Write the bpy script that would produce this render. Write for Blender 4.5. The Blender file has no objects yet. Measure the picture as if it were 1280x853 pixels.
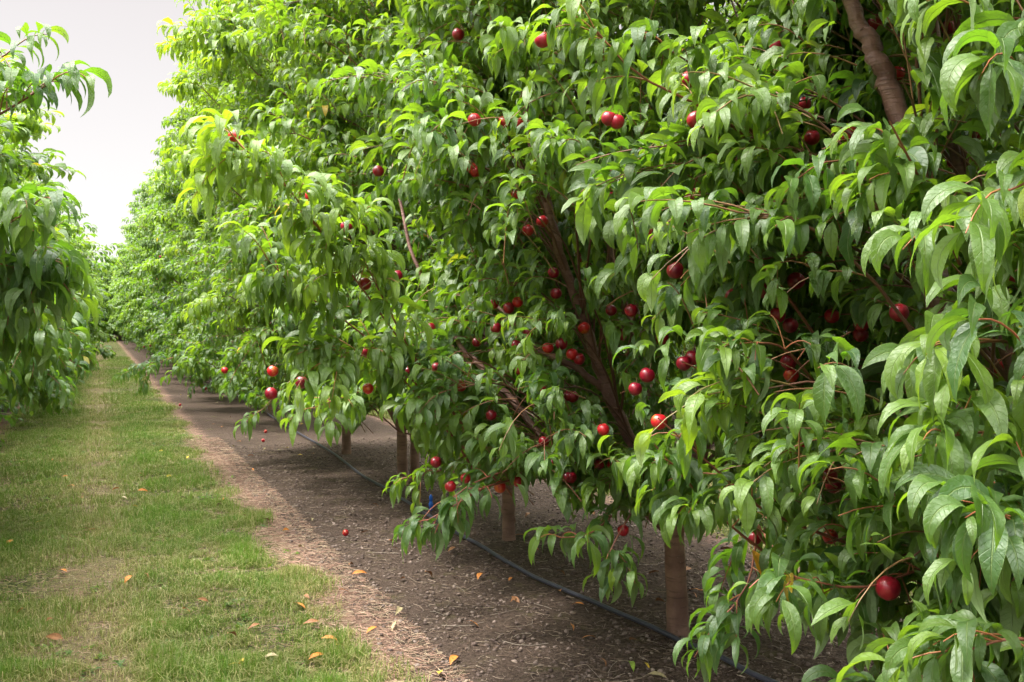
import bpy, math, random
import numpy as np
from mathutils import Vector, Matrix
PI = math.pi
random.seed(7)
scene = bpy.context.scene
C = scene.collection

# ------------------------------------------------------------------ camera
F, CX, CY = 1244.0, 640.0, 426.5          # focal length in photo pixels
YAW, PITCH, CAMH = math.radians(22.5), math.radians(-1.22), 1.6
cam_d = bpy.data.cameras.new('camera')
cam = bpy.data.objects.new('camera', cam_d); C.objects.link(cam)
cam_d.sensor_width = 36; cam_d.lens = 36 * F / 1280
cam_d.clip_start = .05; cam_d.clip_end = 2000
cam.location = (0, 0, CAMH)
cam.rotation_euler = (PI / 2 + PITCH, 0, -YAW)
scene.camera = cam
R3 = np.array(cam.rotation_euler.to_matrix())
def at(px, py, zc):
    v = np.array([(px - CX) / F * zc, -(py - CY) / F * zc, -zc])
    return R3 @ v + np.array([0, 0, CAMH])
def gnd(px, py, z=0.0):
    v = R3 @ np.array([(px - CX) / F, -(py - CY) / F, -1.0])
    t = (z - CAMH) / v[2]
    return np.array([0, 0, CAMH]) + v * t
def proj(P):
    q = (P - np.array([0, 0, CAMH])) @ R3
    zc = np.maximum(-q[..., 2], 1e-3)
    px = CX + F * q[..., 0] / zc; py = CY - F * q[..., 1] / zc
    return px, py, -q[..., 2]

# ------------------------------------------------------------------ helpers
def tag(o, label=None, cat=None, group=None, kind=None):
    if label: o['label'] = label
    if cat: o['category'] = cat
    if group: o['group'] = group
    if kind: o['kind'] = kind
    return o
def empty(name, loc, rz=0):
    o = bpy.data.objects.new(name, None); C.objects.link(o)
    o.location = loc; o.rotation_euler = (0, 0, rz); o.empty_display_size = .1
    return o
def npmesh(name, V, quads=None, tris=None, smooth=True, mats=(), matidx=None, attr=None):
    """fast mesh from arrays; quads (n,4), tris (n,3)"""
    me = bpy.data.meshes.new(name)
    V = np.asarray(V, dtype=np.float32)
    loops = []; starts = []; n = 0; tot = []
    if quads is not None and len(quads):
        loops.append(quads.reshape(-1)); starts.append(np.arange(len(quads)) * 4); n = len(quads) * 4
    if tris is not None and len(tris):
        loops.append(tris.reshape(-1)); starts.append(n + np.arange(len(tris)) * 3)
    loops = np.concatenate(loops).astype(np.int32); starts = np.concatenate(starts).astype(np.int32)
    me.vertices.add(len(V)); me.vertices.foreach_set('co', V.reshape(-1))
    me.loops.add(len(loops)); me.loops.foreach_set('vertex_index', loops)
    me.polygons.add(len(starts)); me.polygons.foreach_set('loop_start', starts)
    if smooth: me.polygons.foreach_set('use_smooth', np.ones(len(starts), dtype=bool))
    for m in mats: me.materials.append(m)
    if matidx is not None: me.polygons.foreach_set('material_index', matidx.astype(np.int32))
    if attr is not None:
        for an, av in attr.items():
            a = me.attributes.new(an, 'FLOAT_COLOR', 'POINT')
            a.data.foreach_set('color', np.asarray(av, dtype=np.float32).reshape(-1))
    me.update(calc_edges=True)
    return me
def link(name, me, parent=None, loc=None):
    o = bpy.data.objects.new(name, me); C.objects.link(o)
    if parent: o.parent = parent
    if loc is not None: o.location = loc
    return o
def nrm(v): return v / np.maximum(np.linalg.norm(v, axis=-1, keepdims=True), 1e-9)

def tubes(curves, radii, k=5, cap=True):
    """curves (N,S,3), radii (N,S) -> V, quads"""
    N, S, _ = curves.shape
    t = np.gradient(curves, axis=1); t = nrm(t)
    ref = np.zeros_like(t); ref[..., 0] = .31; ref[..., 1] = .95; ref[..., 2] = .02
    a = nrm(np.cross(t, ref)); b = np.cross(t, a)
    th = np.arange(k) / k * 2 * PI
    V = curves[:, :, None, :] + radii[:, :, None, None] * (np.cos(th)[None, None, :, None] * a[:, :, None, :] + np.sin(th)[None, None, :, None] * b[:, :, None, :])
    idx = np.arange(N * S * k).reshape(N, S, k)
    i0 = idx[:, :-1, :]; i1 = idx[:, 1:, :]
    q = np.stack([i0, np.roll(i0, -1, 2), np.roll(i1, -1, 2), i1], -1).reshape(-1, 4)
    return V.reshape(-1, 3), q
def spline(pts, n):
    pts = np.asarray(pts, float)
    P = np.vstack([2 * pts[0] - pts[1], pts, 2 * pts[-1] - pts[-2]])
    out = []
    segs = len(pts) - 1
    for u in np.linspace(0, segs, n):
        i = min(int(u), segs - 1); f = u - i
        p0, p1, p2, p3 = P[i], P[i + 1], P[i + 2], P[i + 3]
        out.append(.5 * ((2 * p1) + (-p0 + p2) * f + (2 * p0 - 5 * p1 + 4 * p2 - p3) * f * f + (-p0 + 3 * p1 - 3 * p2 + p3) * f ** 3))
    return np.array(out)
_nt = np.random.default_rng(99).random((256, 256))
def vnoise(x, y):
    xi = np.floor(x).astype(int); yi = np.floor(y).astype(int); fx = x - xi; fy = y - yi
    fx = fx * fx * (3 - 2 * fx); fy = fy * fy * (3 - 2 * fy)
    g = lambda a, b: _nt[a % 256, b % 256]
    return (g(xi, yi) * (1 - fx) + g(xi + 1, yi) * fx) * (1 - fy) + (g(xi, yi + 1) * (1 - fx) + g(xi + 1, yi + 1) * fx) * fy
def fbm(x, y, o=4):
    s = 0; a = .5
    for i in range(o): s = s + a * vnoise(x * 2 ** i + 17 * i, y * 2 ** i + 5 * i); a *= .5
    return s / (1 - .5 ** o)

# ------------------------------------------------------------------ materials
class NT:
    def __init__(s, name):
        s.m = bpy.data.materials.new(name); s.m.use_nodes = True
        s.t = s.m.node_tree; s.t.nodes.clear(); s.out = s.n('ShaderNodeOutputMaterial')
    def n(s, ty, **kw):
        n = s.t.nodes.new(ty)
        for k, v in kw.items(): setattr(n, k, v)
        return n
    def put(s, sock, v):
        if isinstance(v, bpy.types.NodeSocket): s.t.links.new(v, sock)
        elif v is not None: sock.default_value = v
    def math(s, op, a, b=None, c=None, clamp=False):
        n = s.n('ShaderNodeMath', operation=op); n.use_clamp = clamp
        s.put(n.inputs[0], a); s.put(n.inputs[1], b); s.put(n.inputs[2], c)
        return n.outputs[0]
    def mix(s, f, a, b, blend='MIX'):
        n = s.n('ShaderNodeMix', data_type='RGBA', blend_type=blend)
        s.put(n.inputs[0], f)
        for k, v in ((6, a), (7, b)):
            s.put(n.inputs[k], v if isinstance(v, bpy.types.NodeSocket) else (*v, 1))
        return n.outputs[2]
    def noise(s, vec, scale, detail=4, rough=.55, out=0):
        n = s.n('ShaderNodeTexNoise'); s.put(n.inputs['Vector'], vec)
        n.inputs['Scale'].default_value = scale; n.inputs['Detail'].default_value = detail; n.inputs['Roughness'].default_value = rough
        return n.outputs[out]
    def ramp(s, f, lo, hi):
        n = s.n('ShaderNodeMapRange', interpolation_type='SMOOTHSTEP'); s.put(n.inputs[0], f)
        n.inputs[1].default_value = lo; n.inputs[2].default_value = hi
        return n.outputs[0]
    def scale(s, vec, sc):
        n = s.n('ShaderNodeMapping'); s.put(n.inputs[0], vec); n.inputs['Scale'].default_value = sc
        return n.outputs[0]
    def bump(s, h, strength, dist, normal=None):
        n = s.n('ShaderNodeBump'); s.put(n.inputs['Height'], h); n.inputs['Strength'].default_value = strength; n.inputs['Distance'].default_value = dist
        if normal: s.put(n.inputs['Normal'], normal)
        return n.outputs[0]
    def bsdf(s, color, rough=.5, spec=.5, normal=None, **kw):
        n = s.n('ShaderNodeBsdfPrincipled')
        s.put(n.inputs['Base Color'], color if isinstance(color, bpy.types.NodeSocket) else (*color, 1))
        s.put(n.inputs['Roughness'], rough); s.put(n.inputs['Specular IOR Level'], spec)
        if normal: s.put(n.inputs['Normal'], normal)
        for k, v in kw.items(): s.put(n.inputs[k], v)
        return n.outputs[0]
    def done(s, sh): s.t.links.new(sh, s.out.inputs[0]); return s.m

def leaf_material():
    m = NT('nectarine leaf')
    at_ = m.n('ShaderNodeAttribute', attribute_name='leaf')
    sp = m.n('ShaderNodeSeparateColor'); m.put(sp.inputs[0], at_.outputs['Color'])
    u, s, tint, rnd = sp.outputs[0], sp.outputs[1], sp.outputs[2], at_.outputs['Alpha']
    au = m.math('ABSOLUTE', m.math('SUBTRACT', u, .5))                       # 0 at midrib .. .5 at edge
    # side veins, slanting forward
    ph = m.math('MULTIPLY', m.math('SUBTRACT', s, m.math('MULTIPLY', au, .22)), 2 * PI * 12)
    vein = m.math('ABSOLUTE', m.math('SINE', m.math('MULTIPLY', ph, .5)))
    vline = m.math('SUBTRACT', 1.0, m.ramp(vein, .0, .28))
    mid = m.math('SUBTRACT', 1.0, m.ramp(au, .012, .05))
    edge = m.ramp(au, .44, .5)
    geo = m.n('ShaderNodeNewGeometry')
    nz = m.noise(geo.outputs['Position'], 55, 3)
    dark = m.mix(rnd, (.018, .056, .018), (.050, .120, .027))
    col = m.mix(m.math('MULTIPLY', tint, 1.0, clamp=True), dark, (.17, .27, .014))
    old = m.ramp(tint, 1.2, 1.8)
    col = m.mix(old, col, (.62, .27, .02))
    col = m.mix(m.math('MULTIPLY', m.ramp(nz, .3, .75), .4), col, m.mix(.5, col, (.10, .16, .03)))
    col = m.mix(m.math('MULTIPLY', vline, .07), col, (.16, .25, .06))
    col = m.mix(m.math('MULTIPLY', mid, .6), col, (.20, .28, .08))
    col = m.mix(m.math('MULTIPLY', edge, .3), col, (.18, .24, .05))
    # rare brown specks / shot holes
    sk = m.ramp(m.noise(geo.outputs['Position'], 160, 1), .74, .80)
    col = m.mix(m.math('MULTIPLY', sk, .5), col, (.16, .09, .03))
    under = m.mix(.62, col, (.165, .225, .10))
    colf = m.mix(geo.outputs['Backfacing'], col, under)
    h = m.math('ADD', m.math('MULTIPLY', vline, -.25), m.math('MULTIPLY', mid, -1.0))
    h = m.math('ADD', h, m.math('MULTIPLY', nz, 1.9))
    bp = m.bump(h, .8, .0026)
    rough = m.math('ADD', .40, m.math('MULTIPLY', m.noise(geo.outputs['Position'], 9, 2), .2))
    rough = m.math('ADD', rough, m.math('MULTIPLY', geo.outputs['Backfacing'], .2))
    sh = m.bsdf(colf, rough, .8, bp)
    tr = m.n('ShaderNodeBsdfTranslucent')
    tc = m.mix(m.math('MULTIPLY', tint, .8, clamp=True), (.13, .30, .010), (.46, .64, .02))
    tc = m.mix(old, tc, (.8, .35, .02))
    tc = m.mix(m.math('MULTIPLY', mid, .4), tc, (.1, .18, .02))
    m.put(tr.inputs[0], tc); m.put(tr.inputs[1], bp)
    mx = m.n('ShaderNodeMixShader'); mx.inputs[0].default_value = .42
    m.put(mx.inputs[1], sh); m.put(mx.inputs[2], tr.outputs[0])
    return m.done(mx.outputs[0])
def bark_material(name, c0, c1, sc=1.0, rough=.6):
    m = NT(name)
    tc = m.n('ShaderNodeTexCoord')
    v = tc.outputs['Object']
    rings = m.noise(m.scale(v, (9, 9, 75)), 1.0 * sc, 4, .6)
    big = m.noise(v, 7 * sc, 4)
    fine = m.noise(v, 90 * sc, 3)
    col = m.mix(m.ramp(big, .3, .7), c0, c1)
    col = m.mix(m.math('MULTIPLY', m.ramp(rings, .52, .68), .55), col, tuple(x * .42 for x in c0))
    col = m.mix(m.math('MULTIPLY', m.ramp(fine, .6, .75), .35), col, (.33, .27, .22))
    h = m.math('ADD', rings, m.math('MULTIPLY', fine, .35))
    return m.done(m.bsdf(col, rough, .4, m.bump(h, .7, .006)))
def twig_material():
    m = NT('young shoot bark')
    a = m.n('ShaderNodeAttribute', attribute_name='tw')
    sp = m.n('ShaderNodeSeparateColor'); m.put(sp.inputs[0], a.outputs['Color'])
    col = m.mix(sp.outputs[0], (.10, .055, .04), (.36, .10, .055))
    col = m.mix(sp.outputs[1], col, (.22, .26, .05))
    return m.done(m.bsdf(col, .45, .45))
def fruit_material():
    m = NT('nectarine skin')
    tc = m.n('ShaderNodeTexCoord'); oi = m.n('ShaderNodeObjectInfo')
    v = tc.outputs['Object']; rnd_ = m.math('DIVIDE', oi.outputs['Object Index'], 100.0)      # ripeness of each fruit
    add = m.n('ShaderNodeVectorMath', operation='ADD'); m.put(add.inputs[0], v)
    cmb = m.n('ShaderNodeCombineXYZ'); m.put(cmb.inputs[0], m.math('MULTIPLY', rnd_, 37)); m.put(add.inputs[1], cmb.outputs[0])
    n1 = m.noise(add.outputs[0], 22, 3)
    n2 = m.noise(add.outputs[0], 420, 2)
    rd = m.ramp(rnd_, .15, .9)
    base = m.mix(rd, (.30, .006, .022), (.52, .012, .018))
    col = m.mix(m.ramp(n1, .35, .7), base, m.mix(rd, (.13, .003, .016), (.32, .007, .014)))
    patch = m.math('MULTIPLY', m.ramp(n1, .52, .68), m.ramp(rnd_, .4, .8))
    col = m.mix(m.math('MULTIPLY', patch, .8), col, (.62, .16, .02))
    col = m.mix(m.math('MULTIPLY', m.ramp(n2, .66, .74), .35), col, (.55, .22, .12))
    return m.done(m.bsdf(col, .33, .5, m.bump(n2, .08, .001), **{'Coat Weight': .18, 'Coat Roughness': .2}))
def simple(name, c, rough=.5, spec=.5, bump=None):
    m = NT(name)
    tc = m.n('ShaderNodeTexCoord')
    n1 = m.noise(tc.outputs['Object'], 60, 4)
    col = m.mix(m.ramp(n1, .3, .75), tuple(x * .72 for x in c), tuple(min(1, x * 1.15) for x in c))
    return m.done(m.bsdf(col, rough, spec, m.bump(n1, .3, .003) if bump else None))
def ground_material():
    m = NT('orchard floor')
    geo = m.n('ShaderNodeNewGeometry'); P = geo.outputs['Position']
    sx = m.n('ShaderNodeSeparateXYZ'); m.put(sx.inputs[0], P)
    n0 = m.noise(P, .9, 4); n1 = m.noise(P, 5, 6, .62); n2 = m.noise(P, 38, 5, .65); n3 = m.noise(P, 170, 3, .6)
    # distance from the middle of the nearest grass alley, 5.5 m apart
    xx = m.math('ADD', m.math('ADD', sx.outputs[0], .06), m.math('MULTIPLY', m.math('SUBTRACT', n1, .5), .5))
    w = m.math('ABSOLUTE', m.math('SUBTRACT', m.math('FLOORED_MODULO', m.math('ADD', xx, 2.75), 5.5), 2.75))
    alley = m.math('SUBTRACT', 1.0, m.ramp(w, 1.12, 1.34))
    soil = m.mix(m.ramp(n2, .3, .7), (.042, .028, .021), (.125, .088, .068))
    soil = m.mix(m.math('MULTIPLY', m.ramp(n3, .55, .75), .6), soil, (.32, .25, .205))
    soil = m.mix(m.math('MULTIPLY', m.ramp(n1, .55, .72), .45), soil, (.11, .105, .035))      # mossy patches
    dry = m.mix(n2, (.24, .135, .10), (.52, .32, .245))                                      # dead pinkish thatch beside the alley
    dm = m.math('MULTIPLY', m.math('SUBTRACT', 1.0, m.ramp(w, 1.22, 1.50)), m.ramp(n2, .30, .58))
    soil = m.mix(m.math('MULTIPLY', dm, .85), soil, dry)
    turf = m.mix(m.ramp(n2, .38, .62), (.035, .045, .015), (.17, .18, .055))
    turf = m.mix(m.math('MULTIPLY', m.ramp(n1, .5, .68), .7), turf, m.mix(m.ramp(n3, .38, .62), (.09, .055, .035), (.40, .27, .18)))
    trk = m.math('SUBTRACT', 1.0, m.ramp(m.math('ABSOLUTE', m.math('ADD', w, 0.0)), .08, .42))
    turf = m.mix(m.math('MULTIPLY', trk, .55), turf, m.mix(m.ramp(n3, .38, .62), (.10, .07, .04), (.42, .32, .18)))
    col = m.mix(alley, soil, turf)
    h = m.math('ADD', m.math('MULTIPLY', n2, 1.0), m.math('MULTIPLY', n3, .45))
    return m.done(m.bsdf(col, .95, .15, m.bump(h, 1.0, .03)))
def grass_material():
    m = NT('grass blade')
    a = m.n('ShaderNodeAttribute', attribute_name='gr')
    sp = m.n('ShaderNodeSeparateColor'); m.put(sp.inputs[0], a.outputs['Color'])
    g = m.mix(sp.outputs[0], (.036, .125, .010), (.12, .28, .014))
    col = m.mix(sp.outputs[1], g, (.42, .33, .16))
    col = m.mix(m.math('MULTIPLY', m.math('SUBTRACT', 1.0, sp.outputs[2]), .45), col, (.16, .15, .05))
    sh = m.bsdf(col, .5, .35)
    tr = m.n('ShaderNodeBsdfTranslucent'); m.put(tr.inputs[0], m.mix(.5, col, (.3, .42, .04)))
    mx = m.n('ShaderNodeMixShader'); mx.inputs[0].default_value = .3
    m.put(mx.inputs[1], sh); m.put(mx.inputs[2], tr.outputs[0])
    return m.done(mx.outputs[0])
def vcol_material(name, att, rough=.8):
    m = NT(name)
    a = m.n('ShaderNodeAttribute', attribute_name=att)
    return m.done(m.bsdf(a.outputs['Color'], rough, .25))

M_LEAF = leaf_material()
M_BARK = bark_material('grey brown nectarine trunk', (.165, .09, .066), (.30, .18, .135))
M_LIMB = bark_material('purplish brown limb bark', (.135, .062, .050), (.25, .135, .108), 1.4, .5)
M_TWIG = twig_material()
M_FRUIT = fruit_material()
M_STALK = simple('fruit stalk', (.16, .10, .04))
M_GROUND = ground_material()
M_GRASS = grass_material()
M_HOSE = simple('black polythene hose', (.055, .055, .08), .34, .5, True)
M_BLUE = simple('blue plastic', (.01, .13, .62), .4, .5)
M_LITTER = vcol_material('dry litter', 'lc')

# ------------------------------------------------------------------ leaves
PROF_S = np.array([0, .05, .09, .14, .25, .38, .5, .65, .8, .92, 1.0])
PROF_W = np.array([.05, .05, .07, .40, .84, 1.0, .97, .80, .48, .20, .01])
class Leaves:
    K = ('P', 'az', 'e0', 'K', 'L', 'W', 'roll', 'twist', 'tint', 'rnd', 'yaw', 'own')
    def __init__(s): s.a = {k: [] for k in s.K}
    def add(s, **kw):
        for k in s.K: s.a[k].append(kw[k])
    def cat(s): s.d = {k: np.concatenate(s.a[k]) for k in s.K}; return s
    def keep(s, m):
        for k in s.K: s.d[k] = s.d[k][m]
    def mids(s, S=5, d=None):
        d = d or s.d
        st = np.linspace(0, 1, S)
        e = d['e0'][:, None] - d['K'][:, None] * st[None, :] ** 1.02
        az = d['az'][:, None] + d['yaw'][:, None] * st[None, :]
        D = np.stack([np.cos(e) * np.cos(az), np.cos(e) * np.sin(az), np.sin(e)], -1)
        seg = .5 * (D[:, 1:] + D[:, :-1]) * (1 / (S - 1)) * d['L'][:, None, None]
        C_ = np.concatenate([np.zeros((len(e), 1, 3)), np.cumsum(seg, 1)], 1) + d['P'][:, None, :]
        return C_, D, az, st
def leaf_geo(d, S, A, rng):
    L = Leaves(); L.d = d
    C_, D, az, st = L.mids(S, d)
    N = len(d['L'])
    side = np.stack([-np.sin(az), np.cos(az), np.zeros_like(az)], -1)
    up = np.cross(D, side)                   # for D horizontal along x, side y -> z up
    ro = d['roll'][:, None] + d['twist'][:, None] * st[None, :]
    w = side * np.cos(ro)[..., None] + up * np.sin(ro)[..., None]
    n = np.cross(D, w)
    hw = np.interp(st, PROF_S, PROF_W)[None, :] * d['W'][:, None] * .5
    fold = rng.uniform(.08, .48, N)[:, None]
    ph = rng.uniform(0, 2 * PI, (N, 2)); fr = rng.uniform(1.6, 3.4, N)[:, None]; am = rng.uniform(.03, .20, N)[:, None]
    cols = [-1, 0, 1] if A == 3 else [-1, -.52, 0, .52, 1]
    V = []
    for c in cols:
        wv = am * np.sin(2 * PI * fr * st[None, :] + ph[:, 0 if c < 0 else 1][:, None]) * (abs(c) ** 1.6)
        if A == 5 and abs(c) < .9 and c != 0: lift = fold * abs(c) * 1.25 + .03
        else: lift = fold * abs(c)
        lift = lift + wv
        V.append(C_ + w * (hw * c * np.cos(fold * .5))[..., None] + n * (hw * lift)[..., None])
    V = np.stack(V, 2)                        # N,S,A,3
    uu = np.array(cols) * .5 + .5
    at_ = np.zeros((N, S, A, 4))
    at_[..., 0] = uu; at_[..., 1] = st[None, :, None]
    at_[..., 2] = d['tint'][:, None, None]; at_[..., 3] = d['rnd'][:, None, None]
    idx = np.arange(N * S * A).reshape(N, S, A)
    a0 = idx[:, :-1, :-1]; a1 = idx[:, 1:, :-1]; b1 = idx[:, 1:, 1:]; b0 = idx[:, :-1, 1:]
    q = np.stack([a0, a1, b1, b0], -1).reshape(-1, 4)
    return V.reshape(-1, 3), q, at_.reshape(-1, 4)

class Foliage:
    """collects twigs and leaves of one tree in world (or local) coordinates"""
    def __init__(s, seed):
        s.rng = np.random.default_rng(seed); s.L = Leaves(); s.tw = []      # tw: (curve(S,3), r0, r1, red, green)
    def drop_bare(s):
        """shoots that lost most of their leaves go too"""
        now = np.bincount(s.L.d['own'].astype(int), minlength=len(s.tw)); was = s.was
        s.tw = [x for i, x in enumerate(s.tw) if was[i] == 0 or now[i] > .45 * was[i]]
    def cat(s):
        s.L.cat(); s.was = np.bincount(s.L.d['own'].astype(int), minlength=len(s.tw)); return s.L
    def shoots(s, B, T, ctrl, tint, lmul=1.0, spacing=.0175, start=.12, red=.4, r0=.0022, K=(1.0, 2.3), eb=.3, maxtint=1.0, wr=(.27, .36)):
        """B,T,ctrl (n,3): quadratic shoots from B to T; leaves spiral along them"""
        rng = s.rng; n = len(B); tw0 = len(s.tw)
        u = np.linspace(0, 1, 6)[None, :, None]
        cv = (1 - u) ** 2 * B[:, None] + 2 * u * (1 - u) * ctrl[:, None] + u ** 2 * T[:, None]
        ln = np.linalg.norm(np.diff(cv, axis=1), axis=2).sum(1)
        for i in range(n): s.tw.append((cv[i], r0 * (1 + ln[i]), r0 * .55, red, float(np.clip(tint[i] * .6, 0, 1))))
        cnt = np.maximum(4, (ln * (1 - start) / spacing).astype(int))
        own = np.repeat(np.arange(n), cnt)
        k = np.concatenate([np.arange(c) for c in cnt])
        f = (k + rng.random(len(k)) * .6) / np.repeat(cnt, cnt)
        t = start + (1 - start) * f
        tc = t[:, None]
        P = (1 - tc) ** 2 * B[own] + 2 * tc * (1 - tc) * ctrl[own] + tc ** 2 * T[own]
        tan = nrm(2 * (1 - tc) * (ctrl[own] - B[own]) + 2 * tc * (T[own] - ctrl[own]))
        a = nrm(np.cross(tan, np.array([.05, .03, 1.0])) + 1e-4); b = np.cross(a, tan)
        phi = k * 2.4 + rng.random(n)[own] * 6.28 + rng.normal(0, .25, len(k))
        rad = a * np.cos(phi)[:, None] + b * np.sin(phi)[:, None]
        fwd = .45 + .5 * t ** 2
        D = nrm(tan * fwd[:, None] + rad * (1.05 - .35 * t ** 3)[:, None] + np.array([0, 0, eb]))
        az = np.arctan2(D[:, 1], D[:, 0]); e0 = np.arcsin(np.clip(D[:, 2], -1, 1)) + rng.normal(0, .12, len(k))
        Kc = rng.uniform(K[0], K[1], len(k)) * 1.18
        lim = rng.uniform(1.6, 2.5, len(k)); Kc = np.where(e0 - Kc < -lim, np.maximum(e0 + lim, .15), Kc)           # do not roll past vertical too far
        # leaves already pointing down stay nearly straight
        size = (.128 + rng.normal(0, .018, len(k))) * lmul * (.62 + .38 * np.minimum(1, t / .35)) * np.where(f > .9, .72, 1)
        sm = rng.random(len(k)) < .12; size = np.where(sm, size * .62, size)
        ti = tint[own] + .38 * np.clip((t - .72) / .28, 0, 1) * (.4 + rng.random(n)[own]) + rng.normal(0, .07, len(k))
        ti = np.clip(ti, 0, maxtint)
        yl = rng.random(len(k)) < .004; ti = np.where(yl, rng.uniform(1.0, 1.6, len(k)), ti)
        s.L.add(P=P + rad * .003, az=az, e0=e0, K=Kc, L=size, W=size * rng.uniform(wr[0], wr[1], len(k)),
                roll=rng.normal(0, .35, len(k)), twist=rng.normal(0, .8, len(k)), tint=ti,
                rnd=np.clip(rng.random(len(k)) * .7 + .3 * rng.random(n)[own], 0, 1), yaw=rng.normal(0, .3, len(k)), own=own + tw0)
    def branch(s, pts, nsh, tint, slen=(.2, .38), r0=.009, lmul=None, first=.25, out=None, red=.3, K=(1.1, 2.5), eb=.3, spacing=.0175, wr=(.27, .37)):
        """a leafy secondary branch along pts carrying nsh side shoots plus one at its end"""
        rng = s.rng
        if lmul is None: lmul = rng.uniform(.74, 1.04)
        cv = spline(pts, 9)
        s.tw.append((cv, r0, r0 * .35, red * .5, 0))
        u = np.sort(rng.uniform(first, 1, nsh)); u[-1] = 1.0
        x = u * 8; i = np.minimum(x.astype(int), 7); f = (x - i)[:, None]
        B = cv[i] * (1 - f) + cv[i + 1] * f
        tan = nrm(cv[i + 1] - cv[i])
        rd = nrm(rng.normal(0, 1, (nsh, 3)) * np.array([1, 1, .55]) + np.array([0, 0, .15]))
        d = nrm(tan * .8 + rd * .85 + (0 if out is None else np.asarray(out) * .5))
        d[-1] = nrm(tan[-1] + rd[-1] * .15)
        ln = rng.uniform(slen[0], slen[1], nsh)[:, None]
        ctrl = B + d * ln * .55 + np.array([0, 0, .03])
        T = B + d * ln * .95 - np.array([0, 0, 1]) * ln * rng.uniform(.0, .38, (nsh, 1))
        s.shoots(B, T, ctrl, np.full(nsh, tint) + rng.normal(0, .08, nsh), lmul=lmul, red=red, K=K, eb=eb, spacing=spacing, wr=wr)

def mk_env(xa, xb, y, top, bot=.5, seed=0):
    r = np.random.default_rng(seed); p = r.uniform(0, 6.28, 6); q = r.uniform(1.5, 4, 6)
    HS = [bot, 1.0, 1.6, 2.4, 3.4, top - 1.2, top - .4, top]
    def env(t, phi):
        fx = np.interp(t, HS, [.55, .85, .97, 1.0, 1.02, .98, .86, .5])
        fy = np.interp(t, HS, [.60, .90, 1, 1, 1, .95, .7, .3])
        c = np.cos(phi); s_ = np.sin(phi)
        ax = np.where(c < 0, xa, xb) * fx; ay = y * fy
        rr = 1 / np.sqrt((c / ax) ** 2 + (s_ / ay) ** 2)
        lump = 1 + .10 * np.sin(q[0] * t * 1.7 + p[0] + 2 * phi) + .09 * np.sin(q[1] * t * 1.4 + 3 * phi + p[1])
        return rr * lump
    return env

def grow(fo, env, base, limbs, top, bot, nsec, nsh, tintf, trng=None):
    """fill an envelope with leafy secondaries. limbs: list of polylines (world)"""
    rng = fo.rng; base = np.asarray(base, float)
    lc = [spline(l, 24) for l in limbs]
    allp = np.vstack(lc)
    for i in range(nsec):
        t = bot + (top - bot) * rng.random() ** .95
        ph = rng.uniform(0, 2 * PI)
        rho = rng.uniform(.84, 1.0) if rng.random() < .68 else rng.uniform(.35, .85)
        r = float(env(t, ph)) * rho
        tip = base + np.array([math.cos(ph) * r, math.sin(ph) * r, t])
        # foot: a limb point lower down, on the same side
        want = base + np.array([math.cos(ph) * r * .45, math.sin(ph) * r * .45, max(.7, t - rng.uniform(.25, .75))])
        foot = allp[np.argmin(((allp - want) ** 2).sum(1) + rng.random(len(allp)) * .03)]
        d = tip - foot; ln = np.linalg.norm(d)
        sag = .16 * ln
        m1 = foot + d * .35 + np.array([0, 0, sag]); m2 = foot + d * .72 + np.array([0, 0, sag * .9])
        o = nrm(np.array([math.cos(ph), math.sin(ph), .1]))
        upr = t > top - 1.0
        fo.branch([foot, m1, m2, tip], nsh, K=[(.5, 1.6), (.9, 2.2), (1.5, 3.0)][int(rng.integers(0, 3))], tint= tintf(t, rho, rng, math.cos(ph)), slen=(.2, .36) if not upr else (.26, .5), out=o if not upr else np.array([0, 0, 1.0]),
                  r0=.0042 + .0026 * ln, first=max(.2, 1 - .62 / max(ln, .1)))

def skin(fo, env, base, top, bot, n, tintf, side=None, lmul=(.74, 1.0)):
    """short leafy shoots standing on the outside of the crown"""
    rng = fo.rng; base = np.asarray(base, float)
    t = bot + (top - bot) * rng.random(n); ph = rng.uniform(0, 2 * PI, n) if side is None else rng.uniform(side[0], side[1], n)
    r = env(t, ph) * rng.uniform(.80, 1.04, n)
    tip = base + np.stack([np.cos(ph) * r, np.sin(ph) * r, t], -1)
    ln = rng.uniform(.16, .34, n)[:, None]
    d = nrm(np.stack([np.cos(ph), np.sin(ph), rng.uniform(-.1, 1.1, n)], -1) + rng.normal(0, .45, (n, 3)))
    B = tip - d * ln
    ctrl = B + d * ln * .55 + np.array([0, 0, .03]); tip = tip - np.array([0, 0, 1]) * ln * rng.uniform(0, .3, (n, 1))
    tint = np.array([tintf(a, 1.0, rng, math.cos(b)) for a, b in zip(t, ph)])
    for j in range(6):                                   # a few sizes of leaf
        m = (np.arange(n) % 6) == j
        fo.shoots(B[m], tip[m], ctrl[m], tint[m], lmul=lmul[0] + (lmul[1] - lmul[0]) * j / 5, K=(1.2, 2.6), eb=.35, spacing=.0165)

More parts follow.
